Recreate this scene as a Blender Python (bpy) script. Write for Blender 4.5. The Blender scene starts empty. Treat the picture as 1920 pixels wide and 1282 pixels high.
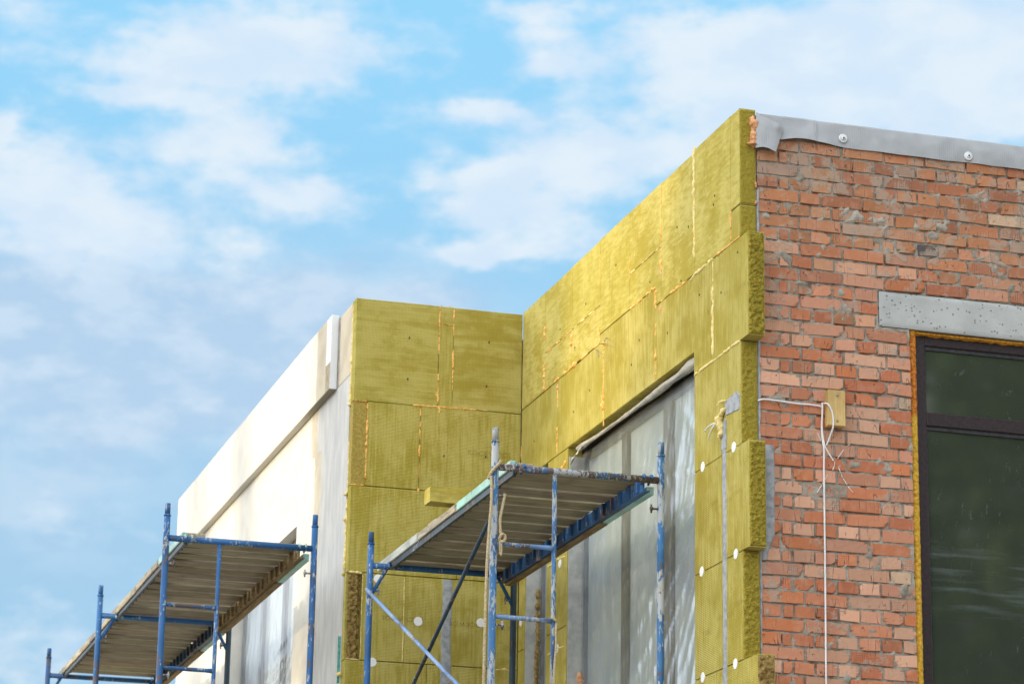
import bpy, math, random
import numpy as np
from mathutils import Vector, Matrix, noise, Quaternion
random.seed(7); rng = np.random.default_rng(11)
scene = bpy.context.scene
COL = scene.collection
R = math.radians
# ------------------------------------------------------------------ camera
EYE = Vector((0, 0, 1.6))
CR = Vector((0.958993812589656, -0.28293360353628566, 0.016716560792448928))
CD = Vector((0.09363213836073958, 0.26059020068258393, -0.9608984181349273))
CF = Vector((0.26751428014360473, 0.9230608448516178, 0.2763960683893069))
cam = bpy.data.cameras.new('camera'); camo = bpy.data.objects.new('camera', cam); COL.objects.link(camo)
rot = Matrix((CR, -CD, -CF)).transposed()
camo.matrix_world = Matrix.Translation(EYE) @ rot.to_4x4()
cam.sensor_width = 36; cam.lens = 98.88; cam.clip_end = 2000; cam.clip_start = .1
cam.dof.use_dof = True; cam.dof.focus_distance = 16.2; cam.dof.aperture_fstop = 4.5
scene.camera = camo
# ------------------------------------------------------------------ light
SUN_EL, SUN_DY = 9.0, -0.03
sdir = Vector((-math.cos(R(SUN_EL)), SUN_DY, math.sin(R(SUN_EL)))).normalized()
sun = bpy.data.lights.new('sun', 'SUN'); suno = bpy.data.objects.new('sun', sun); COL.objects.link(suno)
suno.rotation_euler = (-sdir).to_track_quat('-Z', 'Y').to_euler()
sun.energy = 2.5; sun.angle = R(1.2); sun.color = (1, .80, .46)
scene.view_settings.view_transform = 'Standard'; scene.view_settings.look = 'None'
scene.view_settings.exposure = 0.0; scene.view_settings.gamma = 1
# ------------------------------------------------------------------ sky
W = bpy.data.worlds.new('World'); scene.world = W; W.use_nodes = True
class NT:
    """tiny node-tree writer"""
    def __init__(s, tree): s.t = tree; s.n = tree.nodes; s.l = tree.links
    def new(s, kind, **kw):
        n = s.n.new(kind)
        for k, v in kw.items(): setattr(n, k, v)
        return n
    def put(s, sock, v):
        if isinstance(v, bpy.types.NodeSocket): s.l.new(v, sock)
        elif v is not None:
            if isinstance(v, (tuple, list)) and len(v) == 3 and sock.type == 'RGBA': v = (*v, 1)
            sock.default_value = v
    def m(s, op, a, b=None, c=None, clamp=False):
        n = s.new('ShaderNodeMath', operation=op); n.use_clamp = clamp
        for i, v in enumerate((a, b, c)): s.put(n.inputs[i], v)
        return n.outputs[0]
    def add(s, a, b): return s.m('ADD', a, b)
    def mul(s, a, b): return s.m('MULTIPLY', a, b)
    def sub(s, a, b): return s.m('SUBTRACT', a, b)
    def ss(s, x, a, b):   # smoothstep
        n = s.new('ShaderNodeMapRange', interpolation_type='SMOOTHSTEP')
        s.put(n.inputs[0], x); s.put(n.inputs[1], a); s.put(n.inputs[2], b); return n.outputs[0]
    def mix(s, f, a, b, blend='MIX'):
        n = s.new('ShaderNodeMix', data_type='RGBA', blend_type=blend)
        s.put(n.inputs[0], f); s.put(n.inputs[6], a); s.put(n.inputs[7], b); return n.outputs[2]
    def xyz(s, v):
        n = s.new('ShaderNodeSeparateXYZ'); s.put(n.inputs[0], v); return n.outputs
    def vec(s, x, y, z):
        n = s.new('ShaderNodeCombineXYZ'); s.put(n.inputs[0], x); s.put(n.inputs[1], y); s.put(n.inputs[2], z); return n.outputs[0]
    def noise(s, v, scale, detail=3, rough=.5, dist=0):
        n = s.new('ShaderNodeTexNoise'); s.put(n.inputs['Vector'], v); n.inputs['Scale'].default_value = scale
        n.inputs['Detail'].default_value = detail; n.inputs['Roughness'].default_value = rough; n.inputs['Distortion'].default_value = dist
        return n.outputs[0]
    def map(s, v, scale=(1, 1, 1), loc=(0, 0, 0), rot=(0, 0, 0)):
        n = s.new('ShaderNodeMapping'); s.put(n.inputs[0], v); n.inputs[1].default_value = loc; n.inputs[2].default_value = rot; n.inputs[3].default_value = scale
        return n.outputs[0]
w = NT(W.node_tree); w.n.clear()
sky = w.new('ShaderNodeTexSky', sky_type='NISHITA'); sky.sun_disc = False
sky.sun_elevation = R(SUN_EL); sky.sun_rotation = R(270); sky.air_density = 1.0; sky.dust_density = 1.0; sky.ozone_density = 2.0
tc = w.new('ShaderNodeTexCoord').outputs['Generated']
dx, dy, dz = w.xyz(tc)
az = w.mul(w.m('ARCTAN2', dx, dy), 57.29578); el = w.mul(w.m('ARCSINE', dz), 57.29578)
pv = w.vec(az, w.mul(el, 1.9), 0)
wx = w.sub(w.noise(pv, .55, 5, .55), .5); wy = w.sub(w.noise(w.map(pv, loc=(31, 17, 0)), .55, 5, .55), .5)
az2 = w.add(az, w.mul(wx, 2.6)); el2 = w.add(el, w.mul(wy, 1.3))
BL = [(9.57,21.56,2.69,0.81,0.90),(11.62,22.20,2.23,0.87,0.55),(7.56,20.74,1.28,0.30,0.60),(9.88,19.91,1.44,0.65,0.95),(11.36,18.79,1.26,0.46,1.00),(6.22,18.77,1.95,0.87,1.00),(7.52,17.78,2.17,0.71,0.80),(10.67,17.73,0.74,0.35,0.60),(9.70,14.55,0.79,0.38,0.30),(15.76,19.20,1.61,0.54,0.85),(18.40,19.88,2.66,0.60,0.95),(15.44,17.84,1.60,0.26,0.95),(16.81,18.40,1.95,0.54,0.65),(15.61,20.65,1.10,0.22,0.70),(16.99,21.79,0.64,0.41,0.65),(16.62,22.72,1.00,0.41,0.80),(21.51,21.37,3.85,0.81,0.85),(24.63,22.25,3.76,1.20,1.00),(25.72,20.82,3.02,0.87,1.00),(20.01,22.35,1.76,0.43,0.50),(5.43,22.02,0.88,0.54,0.50),(5.18,19.98,0.52,0.54,0.80),(6.52,9.37,2.42,0.76,0.55),(7.2,12.1,1.5,.5,.34),(9.4,14.6,1.0,.45,.25),(5.6,14.6,1.2,.5,.22),(9.9,16.9,1.3,.45,.30),(7.8,10.6,1.4,.4,.28)]
HZ = [(7.08,15.93,5.42,1.41,0.90),(9.12,15.18,4.73,1.30,0.60),(13.20,16.85,1.82,0.65,0.60),(6.29,12.88,2.23,1.74,0.40)]
def blobs(lst, A, E):
    tot = None
    for a, e, ra, re, k in lst:
        u = w.mul(w.sub(A, a), .90 / ra); v = w.mul(w.sub(E, e), .88 / re)
        g = w.mul(w.m('EXPONENT', w.mul(w.add(w.mul(u, u), w.mul(v, v)), -1.0)), k)
        tot = g if tot is None else w.add(tot, g)
    return tot
# cloud cover over the rest of the dome (out of frame, added to light the walls)
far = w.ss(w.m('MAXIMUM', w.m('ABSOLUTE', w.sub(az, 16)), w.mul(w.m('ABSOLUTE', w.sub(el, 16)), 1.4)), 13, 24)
gen = w.mul(w.ss(w.noise(w.map(tc, scale=(1, 1, 2.2)), 2.2, 5, .55), .30, .50), far)
fbm = w.noise(w.map(pv, loc=(5, 3, 0)), 1.0, 6, .54)
dens = w.add(w.add(blobs(BL, az2, el2), w.mul(gen, 1.2)), w.mul(w.sub(fbm, .5), 1.25))
cl = w.ss(dens, .12, .95)
hz = w.m('MINIMUM', w.mul(blobs(HZ, az2, el2), w.add(.55, w.mul(w.noise(w.map(pv, loc=(2, 8, 0)), .42, 5, .5), 2.0))), .96)
up = w.ss(el, -2, 3)
base = w.mix(1.0, sky.outputs[0], (SKYR, SKYG, SKYB) if 'SKYR' in globals() else (.115, .115, .105), 'MULTIPLY')
deep = w.ss(el, 10, 24)
# unseen sky boosted sunward and behind the viewer, added as fill for the walls
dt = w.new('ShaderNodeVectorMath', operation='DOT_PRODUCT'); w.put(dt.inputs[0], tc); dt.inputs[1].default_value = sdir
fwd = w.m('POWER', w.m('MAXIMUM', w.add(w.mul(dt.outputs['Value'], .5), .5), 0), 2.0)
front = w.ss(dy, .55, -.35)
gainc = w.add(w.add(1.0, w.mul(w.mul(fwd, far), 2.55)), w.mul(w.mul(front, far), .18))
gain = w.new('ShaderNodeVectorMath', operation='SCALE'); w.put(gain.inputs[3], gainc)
shade = w.ss(w.noise(w.map(pv, loc=(9, -4, 0)), .5, 4, .5), .35, .65)
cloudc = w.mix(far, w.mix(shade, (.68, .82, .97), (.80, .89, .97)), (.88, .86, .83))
blue = w.mix(.88, base, w.mix(deep, (.40, .68, .93), (.34, .75, 1.08)))
c1 = w.mix(hz, blue, w.mix(w.ss(w.noise(w.map(pv, loc=(7, 1, 0)), .5, 5, .55), .42, .62), (.47, .655, .86), (.60, .75, .91)))
c2 = w.mix(w.mul(cl, .93), c1, cloudc)
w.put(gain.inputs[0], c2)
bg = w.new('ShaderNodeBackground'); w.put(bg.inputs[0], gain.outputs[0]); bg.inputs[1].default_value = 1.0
out = w.new('ShaderNodeOutputWorld'); w.l.new(bg.outputs[0], out.inputs[0])
W.cycles.sampling_method = 'MANUAL'; W.cycles.sample_map_resolution = 512

# ------------------------------------------------------------------ helpers
def tag(o, label=None, cat=None, group=None, kind=None):
    if label: o['label'] = label
    if cat: o['category'] = cat
    if group: o['group'] = group
    if kind: o['kind'] = kind
    return o
def empty(name, loc, label=None, cat=None, group=None):
    o = bpy.data.objects.new(name, None); COL.objects.link(o); o.location = loc
    o.matrix_basis = Matrix.Translation(loc); o.empty_display_size = .2
    return tag(o, label, cat, group)
def wmat(o):
    return (wmat(o.parent) @ o.matrix_parent_inverse @ o.matrix_basis) if o.parent else o.matrix_basis.copy()
class MB:
    def __init__(s): s.v = []; s.f = []; s.c = []; s.sm = []
    def raw(s, vs, fs, col=None, smooth=False):
        b = len(s.v); s.v.extend([tuple(p) for p in vs]); s.f.extend([tuple(b + i for i in f) for f in fs])
        s.c.extend(col if isinstance(col, list) else [col or (1, 1, 1, 1)] * len(vs)); s.sm.extend([smooth] * len(fs)); return s
    def box(s, x0, x1, y0, y1, z0, z1, b=0.0, mat=None):
        P = []; cs = []
        if b <= 0:
            P = [(x, y, z) for x in (x0, x1) for y in (y0, y1) for z in (z0, z1)]
            F = [(0, 1, 3, 2), (4, 6, 7, 5), (0, 4, 5, 1), (2, 3, 7, 6), (0, 2, 6, 4), (1, 5, 7, 3)]
        else:
            idx = {}
            for i in (0, 1):
                for j in (0, 1):
                    for k in (0, 1):
                        c = ((x0, x1)[i], (y0, y1)[j], (z0, z1)[k]); d = (b if i == 0 else -b, b if j == 0 else -b, b if k == 0 else -b)
                        for ax in range(3):
                            p = [c[t] + (0 if t == ax else d[t]) for t in range(3)]
                            idx[i, j, k, ax] = len(P); P.append(tuple(p))
            F = []
            for ax in range(3):
                o = [t for t in range(3) if t != ax]
                for s_ in (0, 1):
                    q = []
                    for a_, b_ in ((0, 0), (1, 0), (1, 1), (0, 1)):
                        k = [0, 0, 0]; k[ax] = s_; k[o[0]] = a_; k[o[1]] = b_; q.append(idx[(*k, ax)])
                    flip = (s_ == 0) ^ (ax == 1)
                    F.append(tuple(q[::-1] if flip else q))
            for ax in range(3):    # edges along ax
                o = [t for t in range(3) if t != ax]
                for a_ in (0, 1):
                    for b_ in (0, 1):
                        k0 = [0, 0, 0]; k1 = [0, 0, 0]; k0[ax] = 0; k1[ax] = 1
                        for kk in (k0, k1): kk[o[0]] = a_; kk[o[1]] = b_
                        F.append((idx[(*k0, o[0])], idx[(*k1, o[0])], idx[(*k1, o[1])], idx[(*k0, o[1])]))
            for i in (0, 1):
                for j in (0, 1):
                    for k in (0, 1): F.append((idx[i, j, k, 0], idx[i, j, k, 1], idx[i, j, k, 2]))
        if mat is not None: P = [tuple(mat @ Vector(p)) for p in P]
        return s.raw(P, F)
    def tube(s, path, r, n=12, caps=True, smooth=True):
        path = [Vector(p) for p in path]; N = len(path); rs = r if isinstance(r, (list, tuple)) else [r] * N
        vs = []; prev = None
        for i, p in enumerate(path):
            t = (path[min(i + 1, N - 1)] - path[max(i - 1, 0)])
            t = t.normalized() if t.length > 1e-9 else Vector((0, 0, 1))
            if prev is None:
                a = Vector((0, 0, 1)) if abs(t.z) < .9 else Vector((1, 0, 0)); u = t.cross(a).normalized()
            else:
                u = prev - t * prev.dot(t); u = u.normalized() if u.length > 1e-6 else t.orthogonal().normalized()
            prev = u; v = t.cross(u)
            for k in range(n):
                a = 2 * math.pi * k / n; vs.append(p + (u * math.cos(a) + v * math.sin(a)) * rs[i])
        fs = []
        for i in range(N - 1):
            for k in range(n):
                k2 = (k + 1) % n; fs.append((i * n + k, i * n + k2, (i + 1) * n + k2, (i + 1) * n + k))
        s.raw(vs, fs, smooth=smooth)
        if caps:
            b = len(s.v) - len(vs)
            s.f.append(tuple(b + k for k in range(n))[::-1]); s.f.append(tuple(b + (N - 1) * n + k for k in range(n))); s.sm += [False, False]
        return s
    def grid(s, fn, nu, nv, smooth=True, skip=None):
        vs = []; 
        for j in range(nv + 1):
            for i in range(nu + 1): vs.append(fn(i / nu, j / nv))
        fs = []
        for j in range(nv):
            for i in range(nu):
                a = j * (nu + 1) + i; q = (a, a + 1, a + nu + 2, a + nu + 1)
                if skip and skip((vs[q[0]], vs[q[2]])): continue
                fs.append(q)
        return s.raw(vs, fs, smooth=smooth)
    def build(s, name, mat, parent=None, label=None):
        me = bpy.data.meshes.new(name); me.from_pydata(s.v, [], s.f); me.materials.append(mat)
        if True:
            a = me.attributes.new('tint', 'FLOAT_COLOR', 'POINT'); a.data.foreach_set('color', np.array(s.c, dtype=np.float32).ravel())
        me.polygons.foreach_set('use_smooth', s.sm); me.update()
        o = bpy.data.objects.new(name, me); COL.objects.link(o)
        if parent is not None: o.parent = parent; o.matrix_parent_inverse = wmat(parent).inverted()
        if label: o['label'] = label
        return o
def nz(x, y, z, s=1.0): return noise.noise(Vector((x * s, y * s, z * s)))
def fb(x, y, z, s, o=3): return noise.fractal(Vector((x * s, y * s, z * s)), .6, 2.0, o)

# ------------------------------------------------------------------ materials
def mat(name):
    m = bpy.data.materials.new(name); m.use_nodes = True; n = NT(m.node_tree); n.n.clear()
    b = n.new('ShaderNodeBsdfPrincipled'); o = n.new('ShaderNodeOutputMaterial'); n.l.new(b.outputs[0], o.inputs[0])
    n.b = b; n.o = o; n.p = n.new('ShaderNodeTexCoord').outputs['Object']; return m, n
def base(n, col, rough=.8, bump=None, dist=.002, strength=1.0, spec=None, metal=None):
    n.put(n.b.inputs['Base Color'], col); n.put(n.b.inputs['Roughness'], rough)
    if spec is not None: n.b.inputs['Specular IOR Level'].default_value = spec
    if metal is not None: n.b.inputs['Metallic'].default_value = metal
    if bump is not None:
        bn = n.new('ShaderNodeBump'); bn.inputs['Distance'].default_value = dist; bn.inputs['Strength'].default_value = strength
        n.put(bn.inputs['Height'], bump); n.l.new(bn.outputs[0], n.b.inputs['Normal'])
    return n
M = {}
def wool(name, ribs, c0=(.52, .45, .145), c1=(.37, .30, .055), amp=1.0):
    m, n = mat(name); x, y, z = n.xyz(n.p); h = n.add(x, y)
    big = n.noise(n.p, 2.3, 4, .6); fine = n.noise(n.p, 160, 3, .7)
    if ribs == 'rows': streak = n.noise(n.map(n.p, scale=(60, 60, 4)), 1, 3, .6); a, b_ = z, h
    elif ribs == 'columns': streak = n.noise(n.map(n.p, scale=(1.6, 1.6, 17)), 1, 4, .65, .8); a, b_ = h, z
    else: streak = n.noise(n.map(n.p, scale=(9, 9, 42), rot=(R(38), 0, 0)), 1, 4, .7); a, b_ = None, None
    col = n.mix(n.ss(n.add(n.mul(big, .5), n.mul(streak, .5)), .40, .60), c1, c0)
    hgt = n.add(n.mul(fine, .5), n.mul(n.noise(n.p, 7, 3, .55), 2.2))
    ri = n.new('ShaderNodeObjectInfo').outputs['Random']
    blot = n.noise(n.p, 5.5, 5, .68)
    col = n.mix(n.mul(n.ss(blot, .48, .68), .60), col, (.33, .26, .04)); col = n.mix(n.mul(n.ss(blot, .48, .30), .45), col, (.60, .52, .20))
    col = n.mix(n.mul(ri, .30), col, (.40, .345, .06))
    if a is not None:
        wob = n.mul(n.noise(n.p, 14, 2, .5), 3.0)
        rib = n.m('SINE', n.add(n.mul(a, 2 * math.pi / .0102), wob))
        kn = n.m('SINE', n.add(n.mul(b_, 2 * math.pi / .021), n.mul(n.noise(n.p, 23, 2, .5), 4.0)))
        rk = n.add(n.mul(rib, .7), n.mul(n.mul(rib, kn), .35))
        col = n.mix(n.mul(n.ss(rk, .1, -1.0), .22 * amp), col, (.22, .165, .015))
        hgt = n.add(hgt, n.mul(rk, .45))
    col = n.mix(n.mul(n.ss(fine, .62, .8), .5), col, (.58, .5, .16))
    col = n.mix(n.mul(n.ss(n.noise(n.p, 55, 2, .5), .70, .80), .35), col, (.16, .11, .02))
    base(n, col, .95, hgt, .004, .9, spec=.1); return m
M['wool_rows'] = wool('mineral wool ribbed along', 'rows')
M['wool_columns'] = wool('mineral wool ribbed upright', 'columns')
M['wool_smooth'] = wool('mineral wool smooth face', None)
def mk_wool_cut():
    m, n = mat('mineral wool cut edge'); f = n.noise(n.p, 190, 4, .7); g = n.noise(n.p, 40, 3, .6)
    col = n.mix(n.ss(f, .32, .62), (.22, .17, .022), (.43, .345, .06)); col = n.mix(n.mul(n.ss(g, .55, .72), .45), col, (.20, .15, .02))
    base(n, col, .97, f, .006, 1.0, spec=.05); return m
M['wool_cut'] = mk_wool_cut()
def simple(name, c0, c1, scale=20, rough=.8, bd=.002, st=.6, detail=4, stretch=(1, 1, 1), spec=.3, lo=.35, hi=.65):
    m, n = mat(name); f = n.noise(n.map(n.p, scale=stretch), scale, detail, .6)
    base(n, n.mix(n.ss(f, lo, hi), c0, c1), rough, f, bd, st, spec=spec); return m
M['wool_brown'] = simple('weathered brown wool', (.16, .10, .025), (.36, .25, .09), 45, .95, .012, 1)
M['wool_tan'] = simple('tan filler wool', (.29, .215, .045), (.40, .31, .08), 60, .95, .006, 1)
M['foam_orange'] = simple('cured orange foam', (.62, .30, .045), (.90, .57, .20), 60, .75, .004, .7)
M['foam_cream'] = simple('cured cream foam', (.62, .47, .14), (.86, .74, .36), 50, .75, .004, .7)
M['foam_pink'] = simple('cured salmon foam', (.50, .22, .10), (.78, .44, .24), 55, .7, .006, .8)
def mk_foam_window():
    m, n = mat('window gap foam'); x, y, z = n.xyz(n.p); f = n.noise(n.p, 55, 4, .65)
    up = n.ss(n.add(z, n.mul(f, .05)), 5.66, 5.70)
    top = n.ss(z, 6.125, 6.14); old = n.mix(n.ss(f, .35, .65), (.30, .075, .004), (.72, .25, .012)); new = n.mix(n.ss(f, .35, .65), (.48, .24, .012), (.74, .46, .04))
    base(n, n.mix(n.mul(up, n.sub(1, n.mul(top, .5))), new, old), .75, f, .008, .9); return m
M['foam_window'] = mk_foam_window()
M['adhesive'] = simple('grey cement adhesive', (.26, .28, .31), (.38, .40, .43), 30, .9, .002, .8)
M['disc'] = simple('white plastic', (.78, .80, .82), (.85, .86, .87), 8, .5, .0005, .2)
M['mortar_dark'] = simple('grey mortar', (.22, .20, .175), (.36, .33, .29), 24, .95, .006, .9)
def mk_mortar():
    m, n = mat('mortar joints'); a = n.noise(n.p, 9, 4, .6); f = n.noise(n.p, 90, 4, .7)
    col = n.mix(n.ss(a, .35, .65), (.28, .25, .21), (.42, .385, .335)); col = n.mix(n.mul(n.ss(f, .58, .72), .6), col, (.10, .085, .07))
    base(n, col, .95, f, .006, 1.0, spec=.1); return m
M['mortar'] = mk_mortar()
def mk_brick():
    m, n = mat('fired clay brick'); at = n.new('ShaderNodeAttribute', attribute_name='tint'); c = at.outputs['Color']; sty = at.outputs['Alpha']
    f = n.noise(n.p, 130, 4, .7); g = n.noise(n.p, 16, 4, .6); v = n.noise(n.map(n.p, scale=(70, 70, 7)), 1, 4, .65)
    x, y, z = n.xyz(n.p)
    col = n.mix(n.mul(n.ss(g, .45, .68), .45), c, n.mix(.62, c, (.62, .36, .26)))
    col = n.mix(n.mul(n.ss(v, .56, .74), .45), col, n.mix(.55, c, (.16, .05, .02)))
    # pale mortar film left on faces
    film = n.noise(n.map(n.p, loc=(3, 7, 2)), 7, 5, .62)
    hi = n.ss(z, 5.9, 7.0)
    fac = n.ss(n.add(film, n.add(n.mul(sty, .12), n.mul(hi, .07))), .64, .74)
    col = n.mix(n.mul(fac, .7), col, (.38, .31, .25))
    # rows of wire-cut perforation marks on some bricks
    dots = n.mul(n.ss(n.m('SINE', n.mul(x, 2 * math.pi / .0125)), .45, .8), n.ss(n.m('SINE', n.mul(z, 2 * math.pi / .0125)), .35, .8))
    dd = n.mul(n.mul(dots, n.ss(sty, .80, .82)), n.ss(n.noise(n.map(n.p, scale=(1, 1, .15)), 11, 1, .5), .50, .56))
    col = n.mix(n.mul(dd, .75), col, (.12, .03, .012))
    hair = n.noise(n.map(n.p, scale=(15, 15, 2.2), loc=(1, 2, 3)), 1, 2, .5)
    crack = n.mul(n.ss(n.m('ABSOLUTE', n.sub(hair, .5)), .006, .001), n.ss(g, .50, .56))
    col = n.mix(n.mul(crack, .5), col, (.12, .05, .03))
    col = n.mix(n.mul(n.ss(f, .62, .78), .25), col, (.15, .06, .03))
    hgt = n.sub(n.add(n.mul(f, .5), n.add(n.mul(v, .5), n.mul(fac, .6))), n.add(n.mul(dd, 1.2), n.mul(crack, 1.5)))
    col = n.mix(.13, col, (.50, .37, .31)); base(n, col, .92, hgt, .0055, 1.0, spec=.12); return m
M['brick'] = mk_brick()
def mk_concrete():
    m, n = mat('cast concrete'); a = n.noise(n.p, 5, 4, .6); x, y, z = n.xyz(n.p)
    vo = n.new('ShaderNodeTexVoronoi'); n.put(vo.inputs['Vector'], n.p); vo.inputs['Scale'].default_value = 58
    sel = n.xyz(vo.outputs['Color'])[0]
    pit = n.mul(n.ss(vo.outputs['Distance'], n.mul(sel, .46), n.mul(sel, .30)), n.ss(n.add(sel, n.mul(n.noise(n.p, 11, 2, .5), .5)), 1.05, 1.11))
    col = n.mix(n.ss(a, .3, .7), (.40, .42, .425), (.49, .51, .515))
    st = n.noise(n.map(n.p, scale=(30, 30, .8)), 1, 2, .5); col = n.mix(n.mul(n.ss(st, .62, .74), .35), col, (.40, .36, .25))
    fine = n.noise(n.p, 150, 3, .6); col = n.mix(n.mul(n.ss(fine, .6, .8), .3), col, (.26, .26, .26))
    col = n.mix(n.mul(pit, .62), col, (.14, .135, .12))
    base(n, col, .85, n.sub(n.mul(fine, .4), pit), .004, .8, spec=.2); return m
M['concrete'] = mk_concrete()
def mk_membrane():
    m, n = mat('grey roofing membrane'); x, y, z = n.xyz(n.p); f = n.noise(n.p, 6, 3, .5)
    rib = n.mul(n.m('SINE', n.mul(x, 2 * math.pi / .013)), n.ss(n.noise(n.map(n.p, scale=(1.5, 1, 6)), 2.2, 3, .5), .42, .62))
    col = n.mix(n.ss(f, .3, .7), (.36, .385, .42), (.43, .455, .49)); col = n.mix(n.mul(n.ss(rib, .3, 1), .16), col, (.32, .33, .36))
    base(n, col, .55, n.add(n.mul(rib, .3), f), .002, .6, spec=.35); return m
M['membrane'] = mk_membrane()
M['film_roll'] = simple('rolled grey membrane', (.36, .35, .32), (.50, .49, .45), 18, .6, .004, .5)
M['reveal'] = simple('grey reveal lining', (.34, .345, .325), (.46, .46, .43), 12, .7, .003, .5)
M['zinc'] = simple('galvanised steel', (.60, .64, .68), (.78, .81, .84), 30, .35, .0005, .2, spec=.6)
M['dark_rubber'] = simple('dark rubber', (.03, .03, .035), (.05, .05, .055), 30, .6)
def mk_frame():
    m, n = mat('dark brown laminated frame'); s = n.noise(n.map(n.p, scale=(4, 4, 4)), 12, 5, .7)
    g = n.noise(n.map(n.p, scale=(260, 260, 260)), 1, 2, .5)
    base(n, n.mix(n.ss(s, .35, .65), (.016, .010, .013), (.036, .022, .026)), .45, g, .0006, .5, spec=.4); return m
M['frame'] = mk_frame()
def mk_glass():
    m, n = mat('dirty dark window glass'); x, y, z = n.xyz(n.p)
    n.n.remove(n.b)
    di = n.new('ShaderNodeBsdfDiffuse'); gl = n.new('ShaderNodeBsdfGlossy'); gl.inputs['Roughness'].default_value = .05
    gl.inputs['Color'].default_value = (.82, .88, .84, 1)
    f = n.noise(n.p, 9, 4, .6); spl = n.noise(n.map(n.p, scale=(26, 26, 11)), 1, 4, .7)
    area = n.ss(n.noise(n.map(n.p, loc=(4, 2, 8)), 2.6, 3, .5), .42, .58)
    smear = n.mul(n.ss(n.noise(n.map(n.p, scale=(2.2, 2.2, 26), loc=(0, 0, 1)), 1, 3, .5), .48, .80), n.ss(n.m('ABSOLUTE', n.sub(z, 4.74)), .30, .06))
    spot = n.mul(n.ss(spl, .60, .72), area)
    dirt = n.m('MINIMUM', n.add(n.mul(spot, .28), n.mul(n.mul(smear, n.noise(n.p, 40, 4, .7)), .6)), .8)
    n.put(di.inputs[0], n.mix(dirt, n.mix(f, (.034, .043, .034), (.050, .060, .046)), (.24, .30, .32)))
    mx = n.new('ShaderNodeMixShader'); fr = n.new('ShaderNodeFresnel'); fr.inputs[0].default_value = 1.5
    bn = n.new('ShaderNodeBump'); bn.inputs['Distance'].default_value = .0015; bn.inputs['Strength'].default_value = .3; n.put(bn.inputs['Height'], n.noise(n.p, 3, 2, .5)); n.l.new(bn.outputs[0], gl.inputs['Normal'])
    n.put(mx.inputs[0], n.mul(n.add(.10, n.mul(fr.outputs[0], 1.2)), n.sub(1, dirt))); n.l.new(di.outputs[0], mx.inputs[1]); n.l.new(gl.outputs[0], mx.inputs[2]); n.l.new(mx.outputs[0], n.o.inputs[0]); return m
M['glass'] = mk_glass()
def mk_pane():
    m, n = mat('blue grey glass'); f = n.noise(n.p, 2.0, 4, .6)
    base(n, n.mix(n.ss(f, .35, .65), (.36, .41, .44), (.46, .50, .52)), .06, spec=.6); return m
M['pane'] = mk_pane()
def mk_film():
    m, n = mat('clear plastic sheeting'); n.n.remove(n.b)
    d = n.noise(n.map(n.p, scale=(1, 5, 1.2), rot=(R(35), 0, 0)), 3.0, 4, .55)
    cr = n.noise(n.map(n.p, scale=(1, 1.3, 9), rot=(R(-32), 0, 0), loc=(0, 3, 1)), 2.0, 2, .5, .3)
    ln = n.mul(n.ss(n.m('ABSOLUTE', n.sub(cr, .5)), .010, .001), n.ss(n.noise(n.p, 2.0, 3, .5), .48, .62))
    bn = n.new('ShaderNodeBump'); bn.inputs['Distance'].default_value = .006; bn.inputs['Strength'].default_value = .22; n.put(bn.inputs['Height'], n.add(d, n.mul(ln, .3)))
    tr = n.new('ShaderNodeBsdfTransparent'); tr.inputs[0].default_value = (.90, .93, .95, 1)
    di = n.new('ShaderNodeBsdfDiffuse'); di.inputs[0].default_value = (.66, .71, .75, 1); n.l.new(bn.outputs[0], di.inputs['Normal'])
    gl = n.new('ShaderNodeBsdfGlossy'); gl.inputs['Roughness'].default_value = .21; gl.inputs['Color'].default_value = (.80, .89, 1, 1); n.l.new(bn.outputs[0], gl.inputs['Normal'])
    a = n.new('ShaderNodeMixShader'); n.put(a.inputs[0], n.add(.10, n.add(n.mul(n.ss(d, .42, .72), .12), n.mul(ln, .2)))); n.l.new(tr.outputs[0], a.inputs[1]); n.l.new(di.outputs[0], a.inputs[2])
    fr = n.new('ShaderNodeFresnel'); fr.inputs[0].default_value = 1.5; n.l.new(bn.outputs[0], fr.inputs['Normal'])
    b_ = n.new('ShaderNodeMixShader'); n.put(b_.inputs[0], n.m('MINIMUM', n.mul(fr.outputs[0], .85), .26)); n.l.new(a.outputs[0], b_.inputs[1]); n.l.new(gl.outputs[0], b_.inputs[2]); n.l.new(b_.outputs[0], n.o.inputs[0]); return m
M['film'] = mk_film()
def mk_stucco():
    m, n = mat('white render over beige base coat'); x, y, z = n.xyz(n.p); f = n.noise(n.p, 5, 4, .6); e = n.noise(n.map(n.p, scale=(1, 1, 1)), 7, 4, .6); fine = n.noise(n.p, 120, 3, .6)
    yy = n.add(y, n.mul(n.sub(e, .5), .16))
    white = n.mix(n.ss(f, .35, .65), (.62, .60, .55), (.69, .67, .62)); beige = n.mix(n.ss(f, .35, .65), (.50, .44, .34), (.60, .54, .43)); grey = n.mix(n.ss(n.noise(n.map(n.p, scale=(1, 3, .8)), 4, 4, .6), .35, .68), (.47, .475, .475), (.58, .575, .56))
    lowz = n.ss(z, 6.50, 6.47)
    edge = n.sub(19.86, n.mul(lowz, .16))
    w1 = n.ss(n.sub(yy, edge), -.006, .006); w2 = n.ss(n.sub(yy, n.sub(edge, .22)), -.02, .02)
    low = n.mix(w1, n.mix(n.mul(w2, .85), grey, beige), white)
    upper = n.mix(n.ss(z, 6.82, 6.84), low, beige)
    stain = n.ss(n.noise(n.map(n.p, scale=(1, 7, .7), loc=(2, 0, 1)), 2.4, 4, .6), .60, .78)
    col = n.mix(n.mul(stain, n.mul(n.sub(1, w1), .22)), upper, (.36, .34, .30))
    base(n, col, .9, fine, .0015, .5, spec=.15); return m
M['stucco'] = mk_stucco()
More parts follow.
